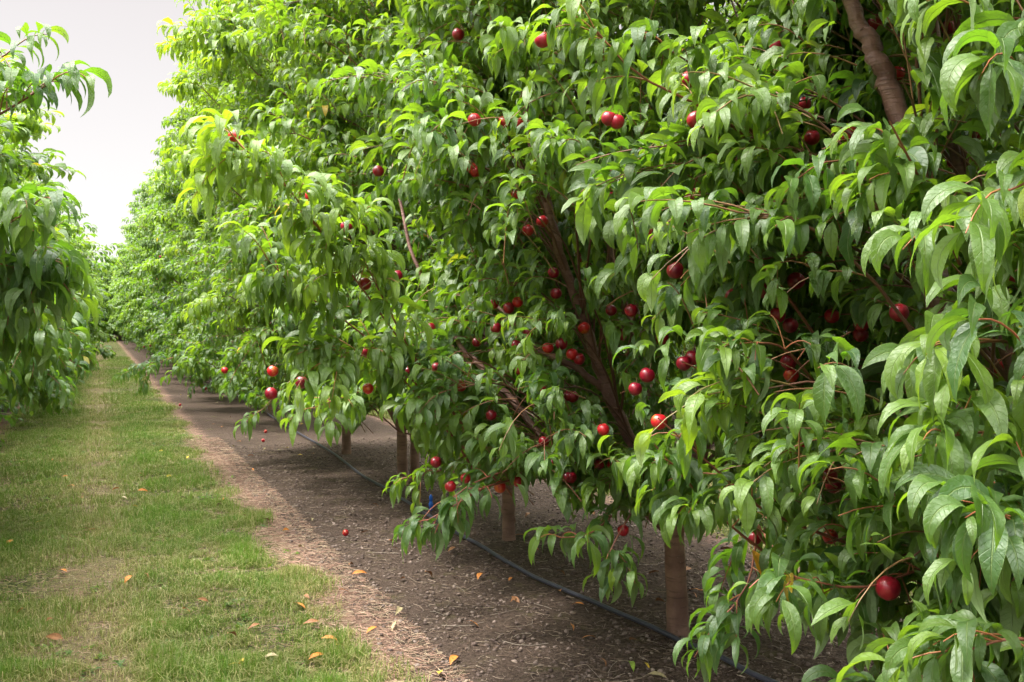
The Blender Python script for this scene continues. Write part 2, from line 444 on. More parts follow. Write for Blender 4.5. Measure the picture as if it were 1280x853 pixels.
def arms(fo, env, base, n, top, tintf):
    """long upswept branches that stand out of the crown and hang over at their ends"""
    rng = fo.rng; base = np.asarray(base, float)
    for i in range(n):
        t = rng.uniform(.9, top - .3); ph = rng.uniform(PI * .55, PI * 1.6)
        R = float(env(t, ph)); c = np.array([math.cos(ph), math.sin(ph), 0]); up = np.array([0, 0, 1.0])
        o = base + up * max(.62, t - .75)
        pts = [o + c * R * .12, o + c * R * .4 + up * .12, o + c * R * .75 + up * min(.45, .25 * t), o + c * R * .94 + up * min(.78, .2 + .25 * t), o + c * R * 1.05 + up * min(.8, .15 + .25 * t)]
        fo.branch(pts, 12, tintf(t, 1.0, rng, -1) + .16, slen=(.16, .32), r0=.009, lmul=rng.uniform(1.05, 1.3), first=.4, K=(1.6, 2.9), eb=.4, spacing=.015)

def build_crown(fo, name, parent, origin, lod=None, mesh_only=False):
    origin = np.asarray(origin, float)
    d = fo.L.d
    dist = np.linalg.norm(d['P'] - np.array([0, 0, CAMH]), axis=1)
    if lod is None: lv = np.where(dist < 3.1, 0, np.where(dist < 7, 1, 2))
    else: lv = np.full(len(dist), lod)
    Vs, Qs, As, off = [], [], [], 0
    for l, (S, A) in enumerate(((12, 5), (9, 3), (6, 3), (4, 3))):
        m = lv == l
        if not m.any(): continue
        V, q, a = leaf_geo({k: v[m] for k, v in d.items()}, S, A, fo.rng)
        Vs.append(V); Qs.append(q + off); As.append(a); off += len(V)
    nleafq = sum(len(q) for q in Qs)
    tws = {}
    for cv, r0, r1, red, green in fo.tw: tws.setdefault(len(cv), []).append((cv, r0, r1, red, green))
    TA = [np.zeros((off, 4))]
    for S, lst in tws.items():
        cv = np.array([x[0] for x in lst]); r0 = np.array([x[1] for x in lst]); r1 = np.array([x[2] for x in lst])
        rr = r0[:, None] + (r1 - r0)[:, None] * np.linspace(0, 1, S)[None]
        k = 5 if S > 6 else 4
        V, q = tubes(cv, rr, k)
        Vs.append(V); Qs.append(q + off); off += len(V)
        a = np.ones((len(lst), S * k, 4)); a[..., 0] = np.array([x[3] for x in lst])[:, None]; a[..., 1] = np.array([x[4] for x in lst])[:, None]
        TA.append(a.reshape(-1, 4)); As.append(np.zeros((len(V), 4)))
    V = np.concatenate(Vs) - origin; Q = np.concatenate(Qs)
    mi = np.zeros(len(Q)); mi[nleafq:] = 1
    me = npmesh(name, V, Q, mats=(M_LEAF, M_TWIG), matidx=mi, attr={'leaf': np.concatenate(As), 'tw': np.concatenate(TA)})
    if mesh_only: return me
    return link(name, me, parent)

def woody(name, pts, radii, mat, parent, origin, k=14, n=26, seed=0, flare=0):
    """one tapered, slightly knobbly piece of wood"""
    cv = spline(pts, n) - np.asarray(origin)
    r = np.interp(np.linspace(0, 1, n), np.linspace(0, 1, len(radii)), radii)
    rg = np.random.default_rng(seed)
    cv = cv + rg.normal(0, .0035 if mat is M_LIMB else .0012, cv.shape) * (np.linspace(0, 1, n) > .06)[:, None]
    r = r * (1 + rg.normal(0, .02, n))
    if flare: r = r * (1 + flare * np.exp(-np.arange(n) / 1.6))
    V, q = tubes(cv[None], r[None], k)
    V = V.reshape(n, k, 3)
    for _ in range(3):                                      # knots
        i = rg.integers(3, n - 2); j = rg.integers(0, k)
        c = cv[i]; V[i, j] += nrm(V[i, j] - c) * r[i] * .35
        V[i, (j + 1) % k] += nrm(V[i, (j + 1) % k] - c) * r[i] * .2
    V = V.reshape(-1, 3)
    V = np.vstack([V, cv[-1]]); e = len(V) - 1
    tr = np.array([[(n - 1) * k + j, (n - 1) * k + (j + 1) % k, e] for j in range(k)])
    return link(name, npmesh(name, V, q, tr, mats=(mat,)), parent)

# ------------------------------------------------------------------ fruit
def fruit_mesh():
    nu, nv = 28, 18; V = []
    for j in range(nv + 1):
        th = PI * j / nv
        for i in range(nu):
            ph = 2 * PI * i / nu
            r = .031
            groove = math.exp(-(min(ph, 2 * PI - ph) / .16) ** 2) * math.sin(th) * .05
            dimple = .30 * math.exp(-(th / .32) ** 2)
            tip = .05 * math.exp(-((PI - th) / .22) ** 2)
            rr = r * (1 - groove - dimple + tip)
            V.append((rr * math.sin(th) * math.cos(ph) * .98, rr * math.sin(th) * math.sin(ph), rr * math.cos(th) * .97))
    q = []
    for j in range(nv):
        for i in range(nu):
            q.append((j * nu + i, (j + 1) * nu + i, (j + 1) * nu + (i + 1) % nu, j * nu + (i + 1) % nu))
    V = np.array(V); q = np.array(q)
    cv = np.array([[0, 0, .020], [.001, 0, .030], [.003, .001, .040], [.007, .002, .048]])
    V2, q2 = tubes(cv[None], np.array([[.0022, .0018, .0016, .0018]]), 6)
    mi = np.zeros(len(q) + len(q2)); mi[len(q):] = 1
    return npmesh('nectarine', np.vstack([V, V2]), np.vstack([q, q2 + len(V)]), mats=(M_FRUIT, M_STALK), matidx=mi)
FRUIT = fruit_mesh()
def fruit(parent, p, origin, size=1.0, rg=random):
    o = link('nectarine', FRUIT, parent, Vector(np.asarray(p) - np.asarray(origin)))
    o.rotation_euler = (rg.uniform(-.5, .5), rg.uniform(-.5, .5), rg.uniform(0, 6.28)); o.scale = (size,) * 3
    o.pass_index = 12 if size > 1 else int(rg.random() ** 1.5 * 100)
    return o

# ------------------------------------------------------------------ hero trees of the near row
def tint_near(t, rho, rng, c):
    b = .16 + .12 * max(0, t - 1.6) * (rho > .8) + rng.normal(0, .08)  # yellower high outside: young growth, plus sun glow through leaves put into the colour
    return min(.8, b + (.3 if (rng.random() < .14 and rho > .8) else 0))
bases = {0: np.array([2.72, 1.95, 0]), 1: gnd(847, 796), 2: gnd(636, 678), 3: gnd(503, 607), 4: gnd(433, 568), 5: gnd(373, 530)}
for k in bases: bases[k][2] = 0
print('bases', bases)

def wlimbs(base, spec):
    """limbs from (azimuth, lean) pairs"""
    out = []
    for az, lean, top in spec:
        a = math.radians(az); dx, dy = math.cos(a), math.sin(a)
        out.append([base + np.array([dx * .02, dy * .02, .55]), base + np.array([dx * lean * .25, dy * lean * .25, 1.1]), base + np.array([dx * lean * .62, dy * lean * .62, 2.3]), base + np.array([dx * lean, dy * lean, top])])
    return out

LIMBS = {}
b = bases[0]
LIMBS[0] = [[b + [0, 0, .55], at(1235, 620, 2.75), at(1205, 540, 2.75), at(1150, 260, 2.95), at(1112, 110, 3.0), at(1085, 52, 3.02), at(1062, -6, 3.05), at(1000, -260, 3.2), at(960, -480, 3.4)]] + \
    wlimbs(b, [(60, .8, 4.6), (-20, .9, 4.6), (-100, .9, 4.6), (130, .8, 4.4)])
b = bases[1]
LIMBS[1] = [[b + [0, 0, .55], at(822, 602, 4.95), at(786, 545, 4.85), at(758, 487, 4.82), at(740, 430, 4.8), at(722, 380, 4.78), at(702, 322, 4.74), at(686, 262, 4.7), at(655, 130, 4.6), at(640, -40, 4.6)],
            [b + [0, 0, .50], at(775, 612, 5.0), at(700, 575, 5.15), at(672, 540, 5.25), at(640, 500, 5.35), at(600, 456, 5.45), at(574, 430, 5.5), at(520, 330, 5.6), at(490, 200, 5.7)],
            [b + [0, 0, .55], at(830, 570, 5.1), at(798, 440, 5.25), at(780, 378, 5.3), at(762, 312, 5.35), at(740, 180, 5.5), at(730, 0, 5.6)]] + wlimbs(b, [(-80, .9, 4.8), (20, .8, 4.7)])
for k, sp in ((2, [(180, 1.0, 4.8), (100, .9, 4.9), (-70, .8, 4.6), (20, .8, 4.6)]), (3, [(170, 1.1, 4.9), (80, .8, 4.9), (-60, .9, 4.6), (0, .8, 4.6)]),
              (4, [(190, 1.1, 4.8), (110, .9, 4.8), (-50, .9, 4.6), (30, .8, 4.6)]), (5, [(170, 1.2, 4.8), (70, .9, 4.8), (-90, .9, 4.6), (0, .8, 4.6)])):
    LIMBS[k] = wlimbs(bases[k], sp)

ENV = {0: dict(xa=1.16, xb=1.5, y=1.3, top=5.0), 1: dict(xa=1.36, xb=1.5, y=1.4, top=5.2), 2: dict(xa=1.55, xb=1.5, y=1.4, top=5.3),
       3: dict(xa=1.75, xb=1.5, y=1.4, top=5.6), 4: dict(xa=1.75, xb=1.5, y=1.4, top=5.9), 5: dict(xa=1.7, xb=1.5, y=1.4, top=6.0)}
NSEC = {0: 250, 1: 310, 2: 290, 3: 250, 4: 220, 5: 200}
FO = {}
for k in range(6):
    fo = Foliage(100 + k); e = ENV[k]
    env = mk_env(e['xa'], e['xb'], e['y'], e['top'], .55, seed=k + 3)
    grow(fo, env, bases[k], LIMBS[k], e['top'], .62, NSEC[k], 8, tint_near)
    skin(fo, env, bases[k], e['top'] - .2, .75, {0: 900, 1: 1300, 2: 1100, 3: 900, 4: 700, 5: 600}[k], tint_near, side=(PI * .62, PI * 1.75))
    skin(fo, lambda a, b: env(a, b) * .6, bases[k], e['top'] - .4, .9, 700 if k < 3 else 300, tint_near, side=(PI * .4, PI * 1.9))
    if k > 1: arms(fo, env, bases[k], 14, e['top'], tint_near)
    FO[k] = fo

# hand-placed leafy branches; (x, y in the photo, metres from the camera) points from foot to tip
NTW = {k: len(FO[k].tw) for k in FO}
HERO_BR = [
 # tree, points, shoots, tint, shoot length, leaf size
 (0, [(1330, 480, 2.5), (1270, 430, 2.25), (1192, 432, 2.02)], 3, .38, (.10, .18), 1.12),
 (0, [(1330, 600, 2.4), (1260, 545, 2.15), (1182, 545, 1.95)], 4, .30, (.10, .20), 1.15),
 (0, [(1200, 330, 2.6), (1160, 245, 2.35), (1112, 152, 2.2)], 4, .30, (.10, .2), 1.1),
 (0, [(1360, 330, 2.4), (1280, 275, 2.15), (1195, 285, 2.0)], 4, .35, (.12, .2), 1.05),
 (0, [(1400, 320, 2.2), (1320, 225, 1.95), (1262, 238, 1.8)], 4, .30, (.12, .2), 1.05),
 (0, [(1400, 150, 2.3), (1320, 40, 2.1), (1235, 20, 2.0)], 4, .25, (.12, .2), 1.05),
 (0, [(1400, 220, 2.1), (1330, 130, 1.95), (1275, 85, 1.85)], 3, .10, (.12, .2), 1.05),
 (0, [(1240, 690, 2.75), (1150, 712, 2.6), (1075, 735, 2.55), (995, 722, 2.5)], 6, .12, (.10, .2), .95),
 (0, [(1230, 690, 2.95), (1120, 680, 2.85), (1062, 664, 2.8)], 3, .06, (.12, .2), 1.0),
 (0, [(1020, 560, 3.4), (960, 610, 3.3), (940, 650, 3.25), (965, 690, 3.2), (985, 700, 3.15)], 3, .12, (.15, .25), .95),
 (0, [(930, 600, 3.35), (945, 650, 3.25), (938, 720, 3.2), (915, 760, 3.18)], 4, .10, (.14, .22), 1.0),
 (0, [(1090, 690, 3.1), (960, 640, 3.0), (885, 578, 2.95), (822, 522, 2.9)], 6, .16, (.12, .26), .95),
 (0, [(1010, 730, 3.3), (905, 650, 3.1), (818, 556, 3.0)], 5, .25, (.14, .26), .95),
 (0, [(1040, 540, 3.3), (930, 487, 3.1), (852, 452, 3.0)], 5, .10, (.12, .24), .95),
 (0, [(1050, 520, 3.1), (985, 440, 2.85), (940, 428, 2.75)], 4, .28, (.10, .22), 1.05),
 (0, [(1060, 480, 3.3), (950, 330, 3.15), (885, 332, 3.05)], 5, .14, (.12, .24), .95),
 (0, [(1010, 330, 3.4), (940, 250, 3.25), (880, 215, 3.15), (860, 260, 3.1)], 4, .15, (.12, .24), .95),
 (0, [(1040, 280, 3.3), (920, 160, 3.05), (800, 95, 2.95), (742, 34, 2.9)], 7, .42, (.12, .22), 1.0),
 (0, [(990, 240, 3.2), (900, 110, 3.0), (836, 62, 2.9)], 4, .26, (.10, .20), 1.08),
 (0, [(1400, 760, 2.1), (1330, 680, 1.9), (1270, 655, 1.8)], 4, .15, (.12, .2), 1.05),
 (0, [(1400, 860, 2.2), (1290, 800, 2.0), (1200, 815, 2.0)], 4, .2, (.12, .22), 1.0),
 (0, [(1330, 900, 2.4), (1180, 850, 2.4), (1085, 860, 2.45)], 4, .2, (.12, .22), 1.0),
 (0, [(1400, 560, 2.2), (1340, 470, 2.0), (1280, 430, 1.85)], 4, .15, (.12, .2), 1.05),
 (0, [(1300, 700, 2.6), (1220, 650, 2.4), (1160, 640, 2.3), (1180, 720, 2.25)], 5, .12, (.15, .25), 1.0),
 (0, [(1300, 620, 2.6), (1240, 560, 2.5), (1230, 690, 2.35), (1235, 790, 2.3)], 5, .1, (.15, .25), 1.0),
 # long pale branch arching into the alley
 (1, [(640, 620, 4.9), (540, 480, 4.55), (430, 330, 4.15), (360, 235, 3.85), (300, 182, 3.65)], 17, .62, (.12, .26), 1.0),
 (1, [(600, 560, 4.9), (520, 450, 4.5), (455, 325, 4.2), (420, 262, 4.05)], 9, .55, (.12, .24), 1.05),
 (1, [(600, 600, 4.9), (520, 480, 4.6), (430, 400, 4.4), (375, 365, 4.25), (335, 325, 4.1)], 10, .42, (.13, .26), 1.0),
 (1, [(620, 600, 4.8), (560, 540, 4.65), (500, 470, 4.5), (440, 440, 4.4), (410, 450, 4.3)], 12, .40, (.15, .30), 1.0),
 (1, [(760, 590, 4.9), (690, 575, 4.6), (600, 600, 4.3), (560, 628, 4.2)], 7, .06, (.12, .22), .95),
 (1, [(640, 600, 4.6), (605, 610, 4.3), (580, 625, 4.15), (535, 650, 4.1)], 4, .05, (.10, .16), .95),
 (1, [(800, 600, 4.8), (770, 640, 4.3), (735, 668, 4.05), (700, 672, 4.0)], 4, .10, (.08, .16), .95),
 (1, [(810, 600, 4.7), (790, 640, 4.3), (775, 665, 4.1), (762, 690, 4.05)], 3, .08, (.08, .16), .95),
 (1, [(660, 570, 5.2), (600, 560, 5.1), (560, 585, 5.0), (515, 598, 4.95)], 4, .36, (.08, .15), .85),
 (2, [(600, 470, 6.4), (530, 470, 5.9), (450, 490, 5.5), (392, 510, 5.3)], 7, .36, (.12, .22), .95),
 (2, [(600, 430, 6.6), (560, 440, 6.2), (510, 450, 5.9), (470, 455, 5.8)], 8, .3, (.15, .28), .95),
 (3, [(470, 440, 8.8), (430, 430, 8.3), (370, 470, 8.0), (328, 512, 7.9)], 7, .28, (.12, .22), .95),
 (3, [(450, 420, 9), (400, 400, 8.5), (330, 420, 8.2), (300, 455, 8.1)], 7, .3, (.15, .28), .95),
 (5, [(330, 430, 14.2), (270, 420, 13.5), (215, 448, 13), (172, 462, 12.6)], 8, .10, (.2, .34), 1.0),
]
for k, pts, nsh, tint, sl, lm in HERO_BR:
    FO[k].branch([at(*p) for p in pts], int(nsh * 1.5 + .5), tint, slen=sl, r0=.006, lmul=lm * 1.13, first=.3, red=.85, K=(1.9, 3.4), spacing=.0115, eb=.55, wr=(.215, .29))

# what grows too low or in front of the bare limbs and open fruit is pruned away, as the pickers and the browse line do
CONTOUR = np.array([(-500, 560), (250, 478), (330, 520), (345, 492), (400, 505), (440, 545), (470, 512), (500, 520), (530, 585), (548, 640), (560, 640), (620, 612), (680, 600), (705, 655), (780, 655), (850, 664), (905, 655), (960, 700), (1010, 780), (1080, 845), (1300, 2000)], float)
BARE = [ # polyline in the photo, half width px, depth
 ([(786, 545), (758, 487), (740, 430), (735, 415)], 16, 4.75), ([(722, 385), (702, 322), (686, 265)], 13, 4.7), ([(755, 487), (715, 455)], 11, 4.8),
 ([(672, 540), (636, 498)], 12, 5.2), ([(600, 456), (578, 432)], 10, 5.4), ([(764, 332), (762, 308)], 6, 5.3), ([(1118, 128), (1085, 52), (1060, -10)], 24, 2.98)]
FRUITS = [ # x, y, share of it in the open
 (573,43,1),(473,214,1),(660,288,1),(678,277,.8),(644,245,.7),(762,246,.6),(723,218,.4),(692,341,1),(695,367,1),(727,323,.5),(764,388,1),(789,388,1),
 (844,338,.9),(851,274,.6),(867,245,.6),(817,290,.5),(761,148,.6),(771,152,.4),(995,351,.9),(956,363,.3),(915,371,.5),(942,321,.4),(955,327,.4),
 (972,394,.4),(988,407,.7),(1124,391,1),(1183,412,.6),(1076,418,.6),(1077,405,.3),(1015,172,1),(1063,169,.6),(1122,92,.8),(1095,28,.7),(1186,34,1),(971,56,.7),
 (977,86,.4),(1004,131,.3),(1194,202,.9),(1221,165,.5),(1248,458,.9),(1238,533,.6),(1262,345,.6),(1231,415,.5),(986,452,1),(989,469,1),(1042,607,1),(1037,595,.5),
 (1005,549,.4),(1038,671,1),(1008,563,.3),(1110,735,1),(1167,752,.5),(1217,779,.3),(685,435,1),(702,430,.7),(715,443,1),(724,449,1),(716,496,1),(711,495,.5),
 (776,419,.6),(855,454,1),(866,447,.5),(809,469,1),(794,486,.8),(824,527,.9),(828,424,.4),(708,541,.4),(709,597,.4),(714,597,.8),(749,580,.6),(766,581,.4),
 (754,537,.4),(460,486,1),(455,440,.5),(511,465,.5),(546,460,.6),(576,483,.7),(614,519,1),(677,488,.6),(645,432,.7),(650,462,.3),(596,428,.4),(680,552,.8),
 (545,578,.9),(563,608,1),(582,598,.6),(625,609,.9),(647,601,.7),(690,579,.4),(779,663,1),(600,720-1000,.1),(943,672,.4),(595,215,.4),(389,245,.5),(433,283,.6),
 (456,355,.8),(496,345,.6),(538,410,.5),(617,380,.5),(636,385,.5),(647,378,.4),(660,415,.4),(593,150,.8),(630,153,.5),(649,153,.4),(678,50,.7),(564,168,.5),
 (590,210,.5),(341,464,.8),(339,492,.9),(377,478,.6),(247,455,.6),(281,463,.6),(293,170,.5),(620,410,.4),(730,410,.4),(1040,395,.4),(870,150,.4),(860,100,.3)]
FRUITS = [f for f in FRUITS if f[1] > 0]
info = {}
for k in FO:
    L = FO[k].cat()
    Cm, D, _, _ = L.mids(5)
    px, py, zc = proj(Cm)
    inside = (zc.min(1) > .3)
    hero = np.zeros(len(L.d['L']), bool)
    # too near the camera
    dist = np.linalg.norm(Cm - np.array([0, 0, CAMH]), axis=2).min(1)
    keep = dist > 1.45
    cy = np.interp(px, CONTOUR[:, 0], CONTOUR[:, 1])
    nh = sum((x[2]) for x in HERO_BR if x[0] == k)
    own_start = len(L.a['P']) - len([1 for x in HERO_BR if x[0] == k])
    n0 = sum(len(a) for a in L.a['P'][:own_start])
    ish = np.arange(len(keep)) >= n0
    keep &= ~((py > cy).any(1) & inside & ~ish)
    for pl, hw, dz in BARE:
        pl = np.array(pl, float)
        for a, b_ in zip(pl[:-1], pl[1:]):
            ab = b_ - a; t = np.clip(((px - a[0]) * ab[0] + (py - a[1]) * ab[1]) / (ab @ ab), 0, 1)
            d = np.hypot(px - a[0] - t * ab[0], py - a[1] - t * ab[1])
            keep &= ~((d < hw) & (zc < dz + .02)).any(1)
    L.keep(keep); Cm = Cm[keep]
    tw = []; mark = np.ones(len(FO[k].tw), bool)
    for i, x in enumerate(FO[k].tw):
        ax, ay, az_ = proj(x[0][-1])
        if (i < NTW[k] and az_ > .3 and ay > np.interp(ax, CONTOUR[:, 0], CONTOUR[:, 1]) - 8) or np.linalg.norm(x[0][-1] - np.array([0, 0, CAMH])) < 1.4:
            mark[i] = False
    FO[k].mark = mark
    px, py, zc = proj(Cm)
    info[k] = [px[:, 1:], py[:, 1:], zc[:, 1:]]
FR = {k: [] for k in FO}
for fx, fy, op in FRUITS:
    best = None
    for k in FO:
        px, py, zc = info[k]
        m = (np.hypot(px - fx, py - fy) < 16) & (zc > .5)
        if m.sum() < 2: continue
        z = np.sort(zc[m])[min(m.sum() - 1, 4)]
        if best is None or z < best[0]: best = (z, k)
    if best is None: best = (5.0, 1)
    z, k = best; z += .03 + (.05 if op > .75 else .28) + (.15 if z < 4.3 and fx < 900 else 0)
    if fx > 880: z, k = max(z, 3.3), 0
    elif 560 < fx and 200 < fy < 620: z = max(z, min(4.6, z + .5))
    if (fx, fy) == (1110, 735): z, k = 2.56, 0
    if (fx, fy) in ((986, 452), (989, 469)): z, k = 3.4, 0
    if (fx, fy) == (1124, 391): z, k = 2.75, 0
    FR[k].append((at(fx, fy, z), fx, fy, z, 1.5 if z in (3.4, 2.75) and op == 1 else op))
for k in FO:                                     # leaves that would pass through, or hide, a fruit
    L = FO[k].L; px, py, zc = info[k]; Cm, _, _, _ = L.mids(7)
    keep = np.ones(len(px), bool)
    for kk in FO:
        for p, fx, fy, z, op in FR[kk]:
            r = .034 * F / z
            keep &= ~((np.hypot(px - fx, py - fy) < (r * (1.9 if z == 2.56 else max(1.0, op)) + .017 * F / zc if op > .75 else r * op * .8)) & (zc < z)).any(1)
            keep &= ~(np.linalg.norm(Cm - p, axis=2) < .03).any(1)
    keep &= ~((np.abs(px - 538.5) < 11) & (np.abs(py - 632) < 17) & (zc < 8)).any(1)
    keep &= ~((np.abs(px - 944) < 10) & (np.abs(py - 706) < 22) & (zc < 3.25)).any(1)
    L.keep(keep)
    fo = FO[k]; now = np.bincount(L.d['own'].astype(int), minlength=len(fo.tw))
    fo.tw = [x for i, x in enumerate(fo.tw) if fo.mark[i] and (i >= NTW[k] or x[0][:, 2].min() > .5) and (fo.was[i] == 0 or now[i] > .45 * fo.was[i])]

TREE_LABEL = {
 0: 'nectarine tree closest to the viewer, long drooping leaves and a bare purplish limb among them',
 1: 'nectarine tree on the thick bare reddish trunk by the hose, with a forked bare limb',
 2: 'nectarine tree on the thin pinkish trunk behind the blue sprinkler, second trunk along the hose',
 3: 'nectarine tree on the double dark trunk, third trunk along the hose',
 4: 'nectarine tree on the short dark trunk, fourth trunk along the hose',
 5: 'nectarine tree on the fifth trunk along the hose, low branch reaching over the grass'}
G_ROW = 'nectarine trees of the row beside the black hose'
TR_R = {0: .06, 1: .056, 2: .047, 3: .052, 4: .055, 5: .055}
for k in FO:
    b = bases[k]
    t = empty('nectarine_tree', b); tag(t, TREE_LABEL[k], 'tree', G_ROW)
    r = TR_R[k]
    tilt = np.array([-.03, .0, 0]) if k == 1 else np.array([0, .02, 0])
    woody('trunk', [b + [0, 0, -.06], b + [0, 0, .1], b + tilt * .5 + [0, 0, .35], b + tilt + [0, 0, .72]], [r * 1.05, r, r * .94, r * .88], M_BARK, t, b, 20, 22, k, .5)
    if k == 3:
        b2 = b + np.array([.16, .12, 0])
        woody('trunk', [b2 + [0, 0, -.06], b2 + [0, 0, .3], b2 + [.02, .02, .8]], [.045, .042, .04], M_BARK, t, b, 16, 16, 8, .2)
    for i, l in enumerate(LIMBS[k]):
        hero = (k == 0 and i == 0) or (k == 1 and i < 3)
        rr = [r * .72, .030, .0265, .024, .022, .012] if hero else [r * .6, .025, .016, .008]
        if k == 1 and i == 1: rr = [.034, .024, .019, .015, .012, .008]
        if k == 0 and i == 0: rr = [.05, .042, .034, .028, .022, .012]
        if k == 1 and i == 2: rr = [.04, .026, .02, .018, .015, .01]
        woody('limb', l, rr, M_LIMB, t, b, 12, 60 if hero else 26, 30 + 7 * k + i)
    if k == 1:
        woody('limb', [at(757, 489, 4.83), at(738, 472, 4.80), at(715, 457, 4.80), at(690, 445, 4.8), at(668, 434, 4.85), at(620, 380, 5.0)], [.019, .017, .014, .012, .008], M_LIMB, t, b, 10, 30, 77)
    build_crown(FO[k], 'crown', t, b)
    for p, fx, fy, z, op in FR[k]:
        fruit(t, p, b, random.uniform(.82, .96) if z != 2.56 else 1.05)
    if k == 0:                                   # the one turned leaf hanging from the low shoot
        fy_ = Leaves(); o1 = np.ones(1)
        fy_.d = dict(P=at(938, 684, 3.12)[None], az=o1 * -.9, e0=o1 * -1.0, K=o1 * .35, L=o1 * .11, W=o1 * .04, roll=o1 * .2, twist=o1 * .5, tint=o1 * 1.7, rnd=o1 * .5, yaw=o1 * 0, own=o1)
        V, q, a = leaf_geo(fy_.d, 12, 5, np.random.default_rng(1))
        yo = link('yellow_leaf', npmesh('yellow_leaf', V - b, q, mats=(M_LEAF,), attr={'leaf': a}), t)
        tag(yo, 'yellow orange leaf hanging alone under the low shoot')
    print('tree', k, len(FO[k].L.d['L']), 'leaves', len(FR[k]), 'fruit')

# ------------------------------------------------------------------ left row: the near tree, then repeats
LX = -2.5
GL = 'nectarine trees of the row across the grass alley'
def left_tree(Y, seed, brs, nsec, label):
    bl = np.array([LX, Y, 0]); fo = Foliage(seed)
    ll = wlimbs(bl, [(0, 1.2, 3.2), (60, 1.0, 3.3), (-60, 1.0, 3.3), (180, 1.0, 3.4)])
    env = mk_env(1.5, 1.9, 1.3, 3.7, .45, seed=seed)
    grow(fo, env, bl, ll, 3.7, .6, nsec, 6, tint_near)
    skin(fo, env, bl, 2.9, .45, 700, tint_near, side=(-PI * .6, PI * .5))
    n0 = sum(len(a) for a in fo.L.a['P'])
    for pts, nsh, tint, sl, lm in brs:
        fo.branch([at(*p) for p in pts], nsh, tint, slen=sl, r0=.008, lmul=lm, first=.4, red=.5, K=(1.7, 3.0), spacing=.0135, eb=.5, wr=(.24, .31))
    L = fo.cat(); Cm, _, _, _ = L.mids(5)
    px, py, zc = proj(Cm)
    k = np.linalg.norm(Cm - np.array([0, 0, CAMH]), axis=2).min(1) > 1.6
    k &= ~((px > -10) & (py < (330 if Y < 4 else 215)) & (zc > .3)).any(1) | (np.arange(len(k)) >= n0)
    L.keep(k); fo.drop_bare()
    t = empty('nectarine_tree', bl); tag(t, label, 'tree', GL)
    woody('trunk', [bl + [0, 0, -.06], bl + [0, 0, .3], bl + [0, .02, .72]], [.06, .056, .05], M_BARK, t, bl, 16, 16, 5, .25)
    for i, l in enumerate(ll): woody('limb', l, [.036, .028, .018, .008], M_LIMB, t, bl, 10, 24, 90 + i)
    build_crown(fo, 'crown', t, bl)
left_tree(3.3, 300, [
    ([(-420, 430, 3.9), (-200, 330, 3.3), (-60, 345, 3.0), (0, 290, 2.9), (38, 262, 2.85)], 13, .10, (.12, .26), 1.08),
    ([(-420, 300, 3.9), (-200, 200, 3.4), (-80, 180, 3.15), (5, 140, 3.05), (60, 105, 3.0)], 9, .02, (.12, .22), .95),
    ([(-400, 250, 3.9), (-180, 140, 3.4), (-70, 110, 3.2), (8, 68, 3.1)], 5, .16, (.10, .2), .9),
    ([(-420, 500, 3.9), (-200, 420, 3.5), (-60, 330, 3.3), (0, 310, 3.2), (30, 340, 3.1)], 18, .14, (.15, .28), 1.05),
    ([(-420, 520, 4.4), (-200, 450, 4.3), (-60, 390, 4.2), (0, 380, 4.1), (35, 400, 4.0)], 20, .16, (.15, .3), 1.0),
    ([(-420, 480, 4.2), (-220, 380, 3.9), (-80, 270, 3.5), (-40, 225, 3.3)], 4, .12, (.15, .28), 1.0),
    ([(-420, 560, 4.6), (-200, 500, 4.5), (-80, 420, 4.4), (-10, 400, 4.3), (25, 410, 4.25)], 20, .12, (.15, .3), 1.0),
    ([(-420, 540, 4.9), (-200, 430, 4.8), (-60, 370, 4.7), (10, 345, 4.6), (50, 345, 4.5)], 22, .18, (.15, .3), 1.0),
    ([(-420, 540, 3.9), (-220, 440, 3.8), (-110, 380, 3.6), (-40, 360, 3.5), (5, 370, 3.45)], 20, .14, (.15, .3), 1.0),
    ([(-420, 600, 4.9), (-200, 520, 5.2), (-60, 430, 5.4), (20, 415, 5.3), (58, 425, 5.2)], 18, .08, (.15, .3), .9)], 160, 'nectarine tree whose curled branch tips reach in front of the pale sky over the grass')
left_tree(6.0, 301, [
    ([(-300, 520, 6.4), (-120, 470, 6.6), (20, 440, 6.8), (62, 445, 6.8)], 22, .06, (.2, .34), 1.0),
    ([(-300, 500, 6.6), (-120, 430, 6.9), (10, 400, 7.0), (66, 395, 7.1)], 22, .10, (.2, .34), 1.0),
    ([(-300, 520, 6.0), (-140, 480, 6.0), (-20, 450, 6.0), (28, 458, 6.0)], 20, .04, (.2, .34), 1.0),
    ([(-300, 460, 6.6), (-120, 360, 6.8), (10, 310, 7.0), (50, 310, 7.1)], 20, .14, (.2, .34), 1.0),
    ([(-260, 520, 7.4), (-60, 460, 7.7), (50, 425, 7.9), (84, 432, 7.9)], 20, .04, (.2, .34), 1.0)], 150,
    'nectarine tree on the shaded side of the grass with a dark low skirt of leaves')

